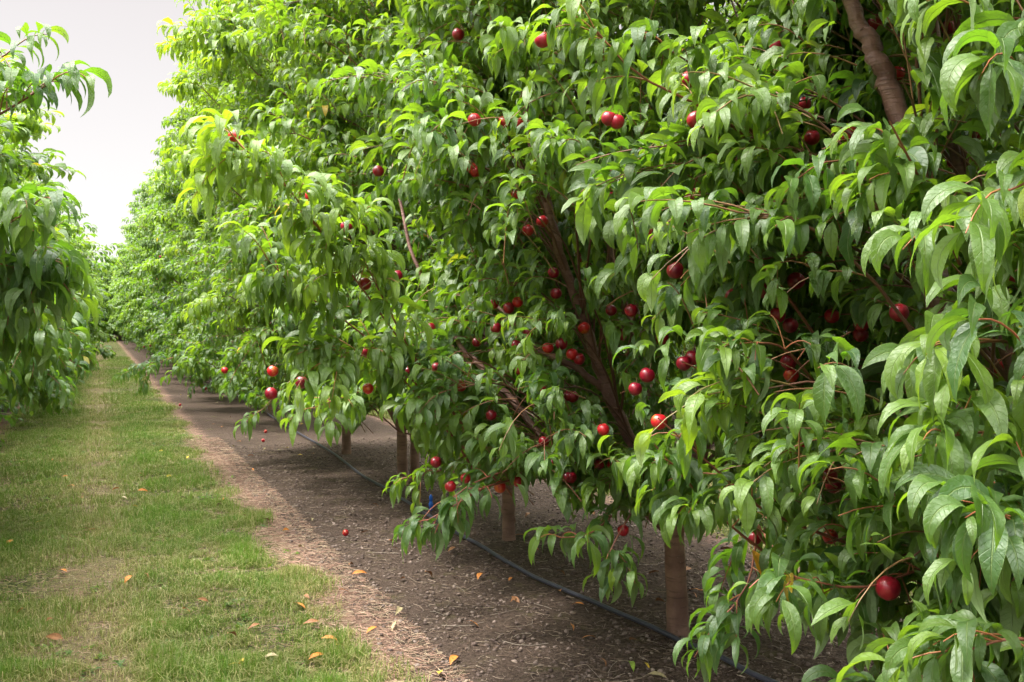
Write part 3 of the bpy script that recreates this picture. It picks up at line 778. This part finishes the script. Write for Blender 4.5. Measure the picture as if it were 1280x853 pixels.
# prototypes for all the other trees (built once, copied as objects)
def proto(seed, xa, top):
    fo = Foliage(seed); z = np.zeros(3)
    rg = np.random.default_rng(seed)
    l = wlimbs(z, [(a + rg.uniform(-20, 20), rg.uniform(.9, 1.2), top - .6) for a in (180, 100, -80, 10)])
    env = mk_env(xa, 1.55, 1.28, top, .4, seed=seed)
    def tf(t, rho, rng, c): return min(.7, .02 + .05 * (rho > .8) + rng.normal(0, .07) + .05 * max(0, t - 2) * (rho > .8) + (.2 if rng.random() < .2 else 0))  # outer tops yellower too: young leaves, with some sunlit glow tinted in
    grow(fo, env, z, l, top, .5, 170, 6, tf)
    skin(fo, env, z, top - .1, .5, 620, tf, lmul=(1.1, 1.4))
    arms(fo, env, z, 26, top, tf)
    fo.L.cat()
    crown = build_crown(fo, 'crown', None, z, lod=2, mesh_only=True)
    Vs, Qs, off = [], [], 0
    tr = spline([[0, 0, -.06], [0, 0, .3], [.01, .01, .75]], 12)
    V, q = tubes(tr[None], np.linspace(.066, .05, 12)[None], 12); Vs.append(V); Qs.append(q); off += len(V)
    for li in l:
        V, q = tubes(spline(li, 20)[None], np.interp(np.linspace(0, 1, 20), [0, .33, .66, 1], [.036, .028, .018, .008])[None], 8)
        Vs.append(V); Qs.append(q + off); off += len(V)
    trunk = npmesh('trunk', np.vstack(Vs), np.vstack(Qs), mats=(M_BARK,))
    Cm, _, _, _ = fo.L.mids(5); c = Cm[:, 2]
    rr = np.hypot(c[:, 0], c[:, 1]); sel = rg.choice(np.where((rr > 1.0) & (c[:, 2] < 3.6))[0], 16, replace=False)
    return trunk, crown, c[sel]
PROTO = [proto(401, 1.8, 5.9), proto(402, 1.95, 5.4), proto(403, 1.65, 6.2), proto(404, 1.8, 5.7)]
cnt = [0]
ORD = 'first second third fourth fifth sixth seventh eighth ninth tenth eleventh twelfth'.split()
def place(x, y, rz, label, group, which=None, fruits=0, sc=None):
    k = cnt[0]; cnt[0] += 1
    tr, cr, fp = PROTO[(k * 3 + k // 4) % 4 if which is None else which]
    t = empty('nectarine_tree', (x, y, 0), rz + random.uniform(-.12, .12)); tag(t, label, 'tree', group)
    s = random.uniform(.94, 1.05) if sc is None else sc; t.scale = sc if isinstance(sc, tuple) else (s, s * random.uniform(.96, 1.04), s * random.uniform(.90, 1.06))
    link('trunk', tr, t); link('crown', cr, t)
    for i in range(fruits):
        o = link('nectarine', FRUIT, t, Vector(fp[i])); o.rotation_euler = (0, .3, i); o.pass_index = (i * 37) % 80
    return t
y = bases[5][1] + 2.6; i = 6
while y < 115:
    lab = 'nectarine tree, %s trunk along the hose, with small pale green leaves' % ORD[i - 1] if i <= 8 else 'small distant nectarine tree far along the row beside the hose'
    place(bases[5][0] * .3 + 2.72 * .7 + random.uniform(-.08, .08), y, 0, lab, G_ROW, fruits=12 if i < 8 else (5 if i < 12 else 0)); y += 2.6; i += 1
y = 8.6; i = 3
while y < 115:
    lab = 'nectarine tree at the shaded side of the grass, %s back in its row' % ORD[i - 1] if i <= 7 else 'small distant nectarine tree far along the row across the grass from the hose'
    place(LX + random.uniform(-.1, .1), y, PI, lab, GL, fruits=8 if i < 7 else 0, sc=(1.16, 1.0, .70)); y += 2.6; i += 1
for r, X in ((0, 8.25), (1, 13.8)):
    y = 0.5 if r == 0 else 6
    while y < (44 if r == 0 else 40):
        place(X, y, 0, 'nectarine tree glimpsed through the leaves in the %s row behind the hose row' % ('next' if r == 0 else 'second'),
              'nectarine trees of the %s row behind' % ('next' if r == 0 else 'second'), fruits=0); y += 2.6
place(2.72, -1.0, 0, 'nectarine tree at the edge of view beside the closest one', G_ROW, which=1, sc=.8).location.x = 3.3

for i, (x, y) in enumerate([(xx + (j % 2) * .8, 82 + 3 * j) for j in range(6) for xx in (-1.6, 0, 1.6)]):
    place(x, y, 1.6 * i, 'tree standing across the far end of the grass alley', 'trees closing the far end of the alley', sc=1.0)

# ------------------------------------------------------------------ ground
def ground_h(x, y):
    return (fbm(x * 1.1, y * 1.1, 3) - .5) * .05 + (fbm(x * 9, y * 9, 3) - .5) * .022
xs = np.concatenate([np.array([-400, -200, -90, -45, -25, -14, -9]), np.arange(-6, 9.0, .06), np.array([9.5, 12, 16, 25, 45, 90, 200, 400])])
ys = np.concatenate([np.array([-60, -30, -12, -4, 0, 1.5]), np.arange(2.2, 17, .06), np.arange(17, 40, .5), np.array([45, 55, 70, 90, 130, 200, 400, 800])])
X, Y = np.meshgrid(xs, ys)
inn = (np.clip((X + 6) / .5, 0, 1) * np.clip((9 - X) / .5, 0, 1) * np.clip((Y - 2.2) / .5, 0, 1) * np.clip((17 - Y) / 1, 0, 1))
Z = ground_h(X, Y) * inn
# slight raised bed under the tree row
Vg = np.stack([X, Y, Z], -1).reshape(-1, 3)
ny, nx = X.shape; idx = np.arange(nx * ny).reshape(ny, nx)
qg = np.stack([idx[:-1, :-1], idx[:-1, 1:], idx[1:, 1:], idx[1:, :-1]], -1).reshape(-1, 4)
tag(link('ground', npmesh('ground', Vg, qg, mats=(M_GROUND,))), kind='structure')

# grass blades
rg = np.random.default_rng(5)
def blades(n, x0, x1, y0, y1, hmul=1.0, wmul=1.0, density=None, pw=1.0):
    x = rg.uniform(x0, x1, n); y = y0 + (y1 - y0) * rg.random(n) ** pw
    cx = np.floor((x + .06 + 2.75) / 5.5) * 5.5 - .06
    w = np.abs(x - cx)
    big = fbm(x * .9 + 3, y * .9, 4); sml = fbm(x * 4.5, y * 4.5 + 9, 3)
    edge = 1.26 + (fbm(x * .3 + 50, y * 1.6, 3) - .5) * .55
    p = np.clip((edge - w) / .22, 0, 1)
    p *= np.clip((big - .30) / .16, .10, 1) * np.clip((sml - .26) / .2, .15, 1)
    p *= 1 - .60 * np.exp(-(w / .24) ** 2)
    for bx, by, r in BAREP: p *= 1 - .85 * np.exp(-(((x - bx) / r) ** 2 + ((y - by) / (r * 1.5)) ** 2))
    k = rg.random(n) < p
    x, y, w, big, sml = x[k], y[k], w[k], big[k], sml[k]; n = len(x)
    vig = np.clip((sml - .35) * 2.4, 0, 1) * np.clip((big - .3) * 3, 0, 1)
    h = (.022 + .07 * vig * rg.uniform(.4, 1.3, n) + .012 * rg.random(n)) * hmul
    wd = rg.uniform(.0011, .0024, n) * wmul
    az = rg.uniform(0, 2 * PI, n); lean = rg.uniform(.15, 1.3, n)
    dry = np.clip(rg.normal(.14, .22, n) + .35 * (fbm(x * 2.2 + 30, y * 2.2, 3) > .52) * rg.random(n) + .75 * np.exp(-(w / .3) ** 2) * rg.random(n) - .35 * vig + .5 * (w > 1.08) * rg.random(n), 0, 1)
    flat = rg.random(n) < .22; lean = np.where(flat, 2.6, lean); dry = np.where(flat, np.clip(dry + .5, 0, 1), dry)
    h = np.where(flat, h * 1.3 + .02, h)
    g = np.clip(rg.normal(.4, .25, n) + .25 * vig, 0, 1)
    B = np.stack([x, y, ground_h(x, y) * np.clip((17 - y), 0, 1)], -1)
    dr = np.stack([np.cos(az), np.sin(az), np.zeros(n)], -1); sd = np.stack([-np.sin(az), np.cos(az), np.zeros(n)], -1)
    V = []
    for s_, ww in ((0, 1), (.5, .8), (1, .05)):
        e = lean * s_ * .5
        c = B + (dr * np.sin(e)[:, None] + np.array([0, 0, 1]) * np.cos(e)[:, None]) * (h * s_)[:, None]
        c[:, 2] = np.maximum(c[:, 2], B[:, 2] + .004 * s_)
        V += [c - sd * (wd * ww)[:, None], c + sd * (wd * ww)[:, None]]
    V = np.stack(V, 1)
    a = np.zeros((n, 6, 4)); a[..., 0] = g[:, None]; a[..., 1] = dry[:, None]; a[..., 2] = np.array([0, 0, .5, .5, 1, 1])[None]; a[..., 3] = 1
    i = np.arange(n * 6).reshape(n, 6)
    q = np.concatenate([i[:, [0, 1, 3, 2]], i[:, [2, 3, 5, 4]]])
    return V.reshape(-1, 3), q, a.reshape(-1, 4)
BAREP = [(gnd(x, yy)[0], gnd(x, yy)[1], r) for x, yy, r in ((258, 625, .17), (140, 700, .12), (195, 712, .10), (120, 560, .16), (350, 790, .14), (160, 650, .12), (240, 560, .12), (110, 640, .1), (60, 700, .12))]
parts = [blades(330000, -1.9, 1.75, 3.6, 9, pw=1.15), blades(160000, -1.7, 1.75, 9, 18, 1.1, 1.5), blades(120000, -1.6, 1.6, 18, 45, 1.2, 2.6, pw=1.3), blades(110000, 3.9, 7.0, 3.5, 20, 1.3, 2.2), blades(60000, 9.4, 12.5, 4, 20, 1.3, 3)]
Vs, Qs, As, off = [], [], [], 0
for V, q, a in parts: Vs.append(V); Qs.append(q + off); As.append(a); off += len(V)
tag(link('grass', npmesh('grass', np.vstack(Vs), np.vstack(Qs), mats=(M_GRASS,), attr={'gr': np.vstack(As)})), 'short patchy grass growing along the alleys between the tree rows', 'grass', kind='stuff')
print('blades', off // 6)

# low broad-leaved weeds in the turf
nw = 1500; wx = rg.uniform(-1.4, 1.25, nw); wy = 3.5 + 12 * rg.random(nw) ** 1.3
kk = fbm(wx * 1.6 + 80, wy * 1.6, 3) > .5; wx, wy = wx[kk], wy[kk]; nw = len(wx)
ow = np.repeat(np.arange(nw), 7); n = len(ow)
dw = dict(P=np.stack([wx[ow] + rg.normal(0, .012, n), wy[ow] + rg.normal(0, .012, n), ground_h(wx[ow], wy[ow]) + .008], -1), az=rg.uniform(0, 6.28, n), e0=rg.uniform(.3, 1.1, n), K=rg.uniform(.4, 1.3, n),
          L=rg.uniform(.02, .05, n), W=rg.uniform(.009, .018, n), roll=rg.normal(0, .3, n), twist=rg.normal(0, .3, n), tint=np.clip(rg.normal(.3, .2, n), 0, 1), rnd=rg.random(n), yaw=rg.normal(0, .3, n), own=ow)
V, q, a = leaf_geo(dw, 5, 3, rg)
tag(link('weeds', npmesh('weeds', V, q, mats=(M_LEAF,), attr={'leaf': a})), 'low broad-leaved weeds spread through the grass', 'weeds', kind='stuff')

# soil crumbs, pits and stones
ico = np.array([(0, 0, 1)] + [(math.cos(a * 1.2566) * .894, math.sin(a * 1.2566) * .894, .447) for a in range(5)] + [(math.cos(a * 1.2566 + .628) * .894, math.sin(a * 1.2566 + .628) * .894, -.447) for a in range(5)] + [(0, 0, -1)])
it = [(0, i + 1, (i + 1) % 5 + 1) for i in range(5)] + [(i + 1, i + 6, (i + 1) % 5 + 1) for i in range(5)] + [((i + 1) % 5 + 1, i + 6, (i + 1) % 5 + 6) for i in range(5)] + [(11, (i + 1) % 5 + 6, i + 6) for i in range(5)]
it = np.array(it)
def crumbs(n, x0, x1, y0, y1, smin, smax):
    x = rg.uniform(x0, x1, n); y = y0 + (y1 - y0) * rg.random(n) ** 1.3
    s = smin + (smax - smin) * rg.random(n) ** 4
    V = ico[None] * (s[:, None, None]) * rg.uniform(.6, 1.35, (n, 12, 1)) * np.array([1, 1, .7])
    V = V + np.stack([x, y, ground_h(x, y) * np.clip(17 - y, 0, 1) + s * .25], -1)[:, None]
    c = np.ones((n, 12, 4)); base = np.array([.085, .06, .05]); lt = np.array([.24, .185, .155])
    f = rg.random(n)[:, None] ** 2
    c[..., :3] = (base * (1 - f) + lt * f)[:, None] * rg.uniform(.8, 1.2, (n, 1, 1))
    t = (it[None] + (np.arange(n) * 12)[:, None, None]).reshape(-1, 3)
    return V.reshape(-1, 3), t, c.reshape(-1, 4)
V1, T1, C1 = crumbs(26000, 1.25, 4.3, 3.3, 13,   .002, .015); V2, T2, C2 = crumbs(5000, -4, -1.2, 5, 14, .003, .012)
V4, T4, C4 = crumbs(9000, -1.4, 1.3, 3.4, 12, .0015, .007)
V3, T3, C3 = crumbs(380, 1.5, 3.9, 3.3, 9, .005, .02)
tag(link('soil_crumbs', npmesh('soil_crumbs', np.vstack([V1, V2, V3, V4]), None, np.vstack([T1, T2 + len(V1), T3 + len(V1) + len(V2), T4 + len(V1) + len(V2) + len(V3)]), mats=(M_LITTER,), attr={'lc': np.vstack([C1, C2, C3, C4])}, smooth=False)), 'small soil crumbs and stones scattered on the bare strips', 'soil', kind='stuff')
# straw and bits of dry stem
def straw(n, x0, x1, y0, y1, cols, lmin=.02, lmax=.09):
    x = rg.uniform(x0, x1, n); y = y0 + (y1 - y0) * rg.random(n) ** 1.3
    az = rg.uniform(0, 2 * PI, n); ln = lmin + (lmax - lmin) * rg.random(n) ** 2
    u = np.linspace(-.5, .5, 4)[None]; bend = rg.normal(0, .15, n)[:, None]
    cx = x[:, None] + np.cos(az)[:, None] * ln[:, None] * u - np.sin(az)[:, None] * ln[:, None] * bend * u ** 2 * 4
    cy = y[:, None] + np.sin(az)[:, None] * ln[:, None] * u + np.cos(az)[:, None] * ln[:, None] * bend * u ** 2 * 4
    cz = ground_h(cx, cy) * np.clip(17 - cy, 0, 1) + .004 + rg.uniform(0, .006, (n, 1))
    V, q = tubes(np.stack([cx, cy, cz], -1), np.repeat(rg.uniform(.0006, .0018, n)[:, None], 4, 1), 3)
    c = np.ones((n, 12, 4)); cols = np.array(cols); c[..., :3] = cols[rg.integers(0, len(cols), n)][:, None] * rg.uniform(.7, 1.2, (n, 1, 1))
    return V, q, c.reshape(-1, 4)
PK = [(.42, .27, .20), (.36, .22, .16), (.45, .35, .24)]; BR = [(.20, .14, .10), (.32, .25, .19), (.12, .08, .06)]
ps = [straw(14000, 1.0, 1.5, 3.3, 14, PK), straw(9000, 1.4, 3.9, 3.3, 13, BR), straw(320, 1.3, 3.7, 3.4, 10, BR + [(.4, .34, .28)], .08, .3), straw(15000, -1.3, 1.15, 3.4, 12, PK + BR), straw(4000, -2, -1.1, 5, 15, PK)]
Vs, Qs, As, off = [], [], [], 0
for V, q, a in ps: Vs.append(V); Qs.append(q + off); As.append(a); off += len(V)
tag(link('dry_litter', npmesh('dry_litter', np.vstack(Vs), np.vstack(Qs), mats=(M_LITTER,), attr={'lc': np.vstack(As)})), 'dry straw and stem bits scattered along the edges of the grass', 'litter', kind='stuff')

# fallen leaves: a few curled shapes, each leaf an object of its own
def fl_mat(name, c):
    m = NT(name); geo = m.n('ShaderNodeTexCoord')
    n1 = m.noise(geo.outputs['Object'], 90, 4)
    return m.done(m.bsdf(m.mix(m.ramp(n1, .35, .75), c, tuple(x * .5 for x in c)), .6, .3))
FLM = {'orange': fl_mat('orange dead leaf', (.60, .23, .05)), 'yellow': fl_mat('yellow dead leaf', (.70, .48, .05)), 'pale': fl_mat('pale dead leaf', (.40, .33, .18)),
       'brown': fl_mat('brown dead leaf', (.30, .14, .06)), 'green': fl_mat('green fallen leaf', (.25, .36, .05))}
FLS = {}
for c in FLM:
    FLS[c] = []
    for j in range(3):
        o1 = np.ones(1)
        d = dict(P=np.array([[-.045, 0, .002]]), az=o1 * 0, e0=o1 * random.uniform(.2, .6), K=o1 * random.uniform(.6, 1.5), L=o1 * random.uniform(.075, .10), W=o1 * random.uniform(.022, .03),
                 roll=o1 * random.uniform(-.6, .6), twist=o1 * random.uniform(-1, 1), tint=o1, rnd=o1, yaw=o1 * random.uniform(-.8, .8), own=o1)
        V, q, a = leaf_geo(d, 9, 5, np.random.default_rng(j))
        V[:, 2] -= V[:, 2].min() - .001
        FLS[c].append(npmesh('fallen_leaf', V, q, mats=(FLM[c],)))
FL = [(357,664,'orange'),(377,684,'pale'),(391,652,'pale'),(374,767,'orange'),(381,756,'brown'),(412,806,'orange'),(427,815,'yellow'),(395,827,'orange'),(335,834,'pale'),(301,835,'yellow'),
      (464,791,'orange'),(500,772,'pale'),(550,844,'yellow'),(562,829,'orange'),(597,724,'orange'),(520,645,'yellow'),(104,625,'orange'),(49,660,'yellow'),(79,719,'orange'),(295,839,'yellow'),
      (174,580,'yellow'),(157,733,'orange'),(116,668,'orange'),(121,569,'pale'),(722,757,'orange'),(737,799,'orange'),(790,837,'green'),(809,837,'yellow'),(859,837,'pale'),(824,849,'pale'),
      (185,728,'brown'),(176,745,'pale'),(232,770,'orange'),(60,850,'brown'),(210,600,'yellow'),(280,630,'orange'),(170,640,'yellow')]
rr = random.Random(3)
for _ in range(34): FL.append((rr.uniform(225, 400), rr.uniform(485, 572), rr.choice(['yellow', 'yellow', 'orange', 'pale'])))
for _ in range(26): FL.append((rr.uniform(60, 330), rr.uniform(480, 640), rr.choice(['yellow', 'orange', 'pale', 'brown'])))
for _ in range(14): FL.append((rr.uniform(880, 1060), rr.uniform(690, 760), rr.choice(['yellow', 'orange', 'pale', 'brown'])))
for _ in range(16): FL.append((rr.uniform(440, 760), rr.uniform(600, 840), rr.choice(['orange', 'pale', 'brown', 'brown'])))
for _ in range(14): FL.append((rr.uniform(0, 480), rr.uniform(640, 850), rr.choice(['brown', 'pale', 'orange', 'brown'])))
for _ in range(30): FL.append((rr.uniform(420, 900), rr.gauss(700, 55), rr.choice(['brown', 'brown', 'orange', 'brown'])))
for x, yy, c in FL:
    g = gnd(x, yy)
    if g[1] > 25 or g[1] < 2 or g[2] > 1: continue
    on_grass = -1.4 < g[0] < 1.2
    near = g[1] < 7
    o = link('fallen_leaf', rr.choice(FLS[c]))
    hz = float(ground_h(np.array([g[0]]), np.array([g[1]]))[0]) * min(1, max(0, 17 - g[1]))
    o.location = (g[0], g[1], hz + (.022 if on_grass else .004)); o.rotation_euler = (rr.uniform(-.2, .2), rr.uniform(-.2, .2), rr.uniform(0, 6.28))
    s = rr.uniform(.7, 1.2) * (.8 if x < 420 and yy < 600 else 1); o.scale = (s, s, s)
    where = ('on the grass alley' if on_grass else 'on the bare soil by the hose' if 0 < g[0] < 4.2 else 'on the ground past the tree row')
    tag(o, '%s fallen leaf lying %s, %s' % (c, where, 'close to the viewer' if near else 'farther along the alley'), 'leaf', '%s fallen leaves %s %s' % (c, where, 'near' if near else 'farther off'))
# fallen fruit
for x, yy, lab in ((432, 665, 'flattened red fallen nectarine alone on the bare soil'), (329, 550, 'red fallen nectarine among yellow leaves under the far branches'), (332, 540, 'dark red fallen nectarine near the hose under the hanging branch'), (225, 507, 'red fallen nectarine at the edge of grass and soil')):
    g = gnd(x, yy, .02); o = link('fallen_nectarine', FRUIT); o.location = (g[0], g[1], .026 + float(ground_h(np.array([g[0]]), np.array([g[1]]))[0])); o.rotation_euler = (1.2, .4, x)
    o.scale = (.8,) * 3; tag(o, lab, 'fruit', 'fallen nectarines'); o.pass_index = 60

# ------------------------------------------------------------------ hose and sprinklers
hp = [(212, 449), (244.7, 466.7), (280, 486), (318, 507), (347.8, 527), (396, 556), (418.8, 570.3), (454.4, 597), (490, 618), (516, 634), (537, 648), (585, 677), (632.5, 705), (680, 727), (725, 747.5), (790, 777), (852, 806), (880, 818), (935, 848), (1000, 880)]
pts = [gnd(x, yy, .012) for x, yy in hp]
pts = [np.array([2.68, 60, .012]), np.array([2.64, 40, .012])] + pts + [np.array([2.6, 2.2, .012]), np.array([2.62, -1, .012])]
cv = spline(pts, 420)
ih = np.clip((cv[:, 1] - 2.2) / .5, 0, 1) * np.clip(17 - cv[:, 1], 0, 1)
cv[:, 2] = ground_h(cv[:, 0], cv[:, 1]) * ih
cv[:, 2] = np.convolve(np.pad(cv[:, 2], 4, 'edge'), np.ones(9) / 9, 'valid') + .026
V, q = tubes(cv[None], np.full((1, 420), .0125), 12)
hose = link('irrigation_hose', npmesh('irrigation_hose', V, q, mats=(M_HOSE,)))
tag(hose, 'long black irrigation hose lying on the soil past the trunks', 'hose')
def lathe(prof, k=16):
    th = np.arange(k) / k * 2 * PI; n = len(prof)
    V = np.array([[(r * math.cos(a), r * math.sin(a), z) for a in th] for r, z in prof]).reshape(-1, 3)
    i = np.arange(n * k).reshape(n, k)
    q = np.stack([i[:-1], np.roll(i[:-1], -1, 1), np.roll(i[1:], -1, 1), i[1:]], -1).reshape(-1, 4)
    return V, q
for x, yy, lab in ((538.7, 644, 'blue sprinkler standing by the hose in front of the second trunk'), (319.7, 509, 'blue sprinkler on the hose near the fifth trunk'), (275, 486, 'small blue sprinkler farthest along the hose')):
    g = gnd(x, yy); g[2] = float(ground_h(g[0:1], g[1:2])[0])
    t = empty('sprinkler', g); tag(t, lab, 'sprinkler', 'blue sprinklers along the hose')
    V, q = lathe([(.001, .04), (.013, .04), (.015, .046), (.015, .072), (.018, .076), (.018, .098), (.013, .104), (.012, .124), (.015, .128), (.015, .150), (.009, .158), (.007, .168), (.0005, .170)])
    link('sprinkler_head', npmesh('sprinkler_head', V, q, mats=(M_BLUE,)), t)
    V, q = lathe([(.0005, -.05), (.004, -.02), (.004, .045)], 8)
    link('stake', npmesh('stake', V, q, mats=(M_HOSE,)), t)
    V, q = tubes(spline([(0, 0, .06), (-.03, -.02, .07), (-.05, -.04, .03), (-.05, -.05, .01)], 12)[None], np.full((1, 12), .0028), 6)
    link('feed_tube', npmesh('feed_tube', V, q, mats=(M_HOSE,)), t)

# ------------------------------------------------------------------ light
SUN_EL, SUN_AZ = math.radians(57), math.radians(-72)        # azimuth from +Y towards +X
d = Vector((math.cos(SUN_EL) * math.sin(SUN_AZ), math.cos(SUN_EL) * math.cos(SUN_AZ), math.sin(SUN_EL)))
sd = bpy.data.lights.new('sun', 'SUN'); sd.energy = 2.4; sd.angle = math.radians(10); sd.color = (1, .95, .87)
so = bpy.data.objects.new('sun', sd); C.objects.link(so); so.rotation_euler = d.to_track_quat('Z', 'Y').to_euler()
w = bpy.data.worlds.new('World'); scene.world = w; w.use_nodes = True
nt = w.node_tree; nt.nodes.clear()
sky = nt.nodes.new('ShaderNodeTexSky'); sky.sky_type = 'NISHITA'; sky.sun_disc = False
sky.sun_elevation = SUN_EL; sky.sun_rotation = SUN_AZ; sky.air_density = 1.0; sky.dust_density = 3.0; sky.ozone_density = 1.0
tcn = nt.nodes.new('ShaderNodeTexCoord'); sx = nt.nodes.new('ShaderNodeSeparateXYZ'); nt.links.new(tcn.outputs['Generated'], sx.inputs[0])
rp = nt.nodes.new('ShaderNodeValToRGB'); nt.links.new(sx.outputs[2], rp.inputs[0])          # thin cloud, brightest overhead
els = rp.color_ramp.elements
els[0].position = 0; els[0].color = (.21, .21, .208, 1)
els[1].position = .12; els[1].color = (.182, .175, .172, 1)
for p, c in ((.32, (.152, .141, .138, 1)), (.5, (.62, .61, .60, 1)), (.8, (2.2, 2.17, 2.12, 1))):
    e = els.new(p); e.color = c
cl = nt.nodes.new('ShaderNodeMix'); cl.data_type = 'RGBA'; cl.blend_type = 'MULTIPLY'; cl.inputs[0].default_value = 1
nt.links.new(rp.outputs[0], cl.inputs[6]); cl.inputs[7].default_value = (20, 20, 20, 1)
mixc = nt.nodes.new('ShaderNodeMix'); mixc.data_type = 'RGBA'; mixc.inputs[0].default_value = .94       # thin even cloud over the clear sky
nt.links.new(sky.outputs[0], mixc.inputs[6]); nt.links.new(cl.outputs[2], mixc.inputs[7])
bg = nt.nodes.new('ShaderNodeBackground'); bg.inputs[1].default_value = .10
nt.links.new(mixc.outputs[2], bg.inputs[0])
wo = nt.nodes.new('ShaderNodeOutputWorld'); nt.links.new(bg.outputs[0], wo.inputs[0])

scene.view_settings.view_transform = 'Standard'; scene.view_settings.look = 'None'
scene.view_settings.exposure = 1.52; scene.view_settings.gamma = 1; scene.view_settings.use_curve_mapping = False
cy = scene.cycles
cy.use_denoising = True; cy.denoiser = 'OPENIMAGEDENOISE'; cy.denoising_input_passes = 'RGB_ALBEDO_NORMAL'
cy.max_bounces = 6; cy.diffuse_bounces = 4; cy.glossy_bounces = 2; cy.transmission_bounces = 4; cy.sample_clamp_indirect = 8
cy.use_adaptive_sampling = True; cy.adaptive_threshold = .01
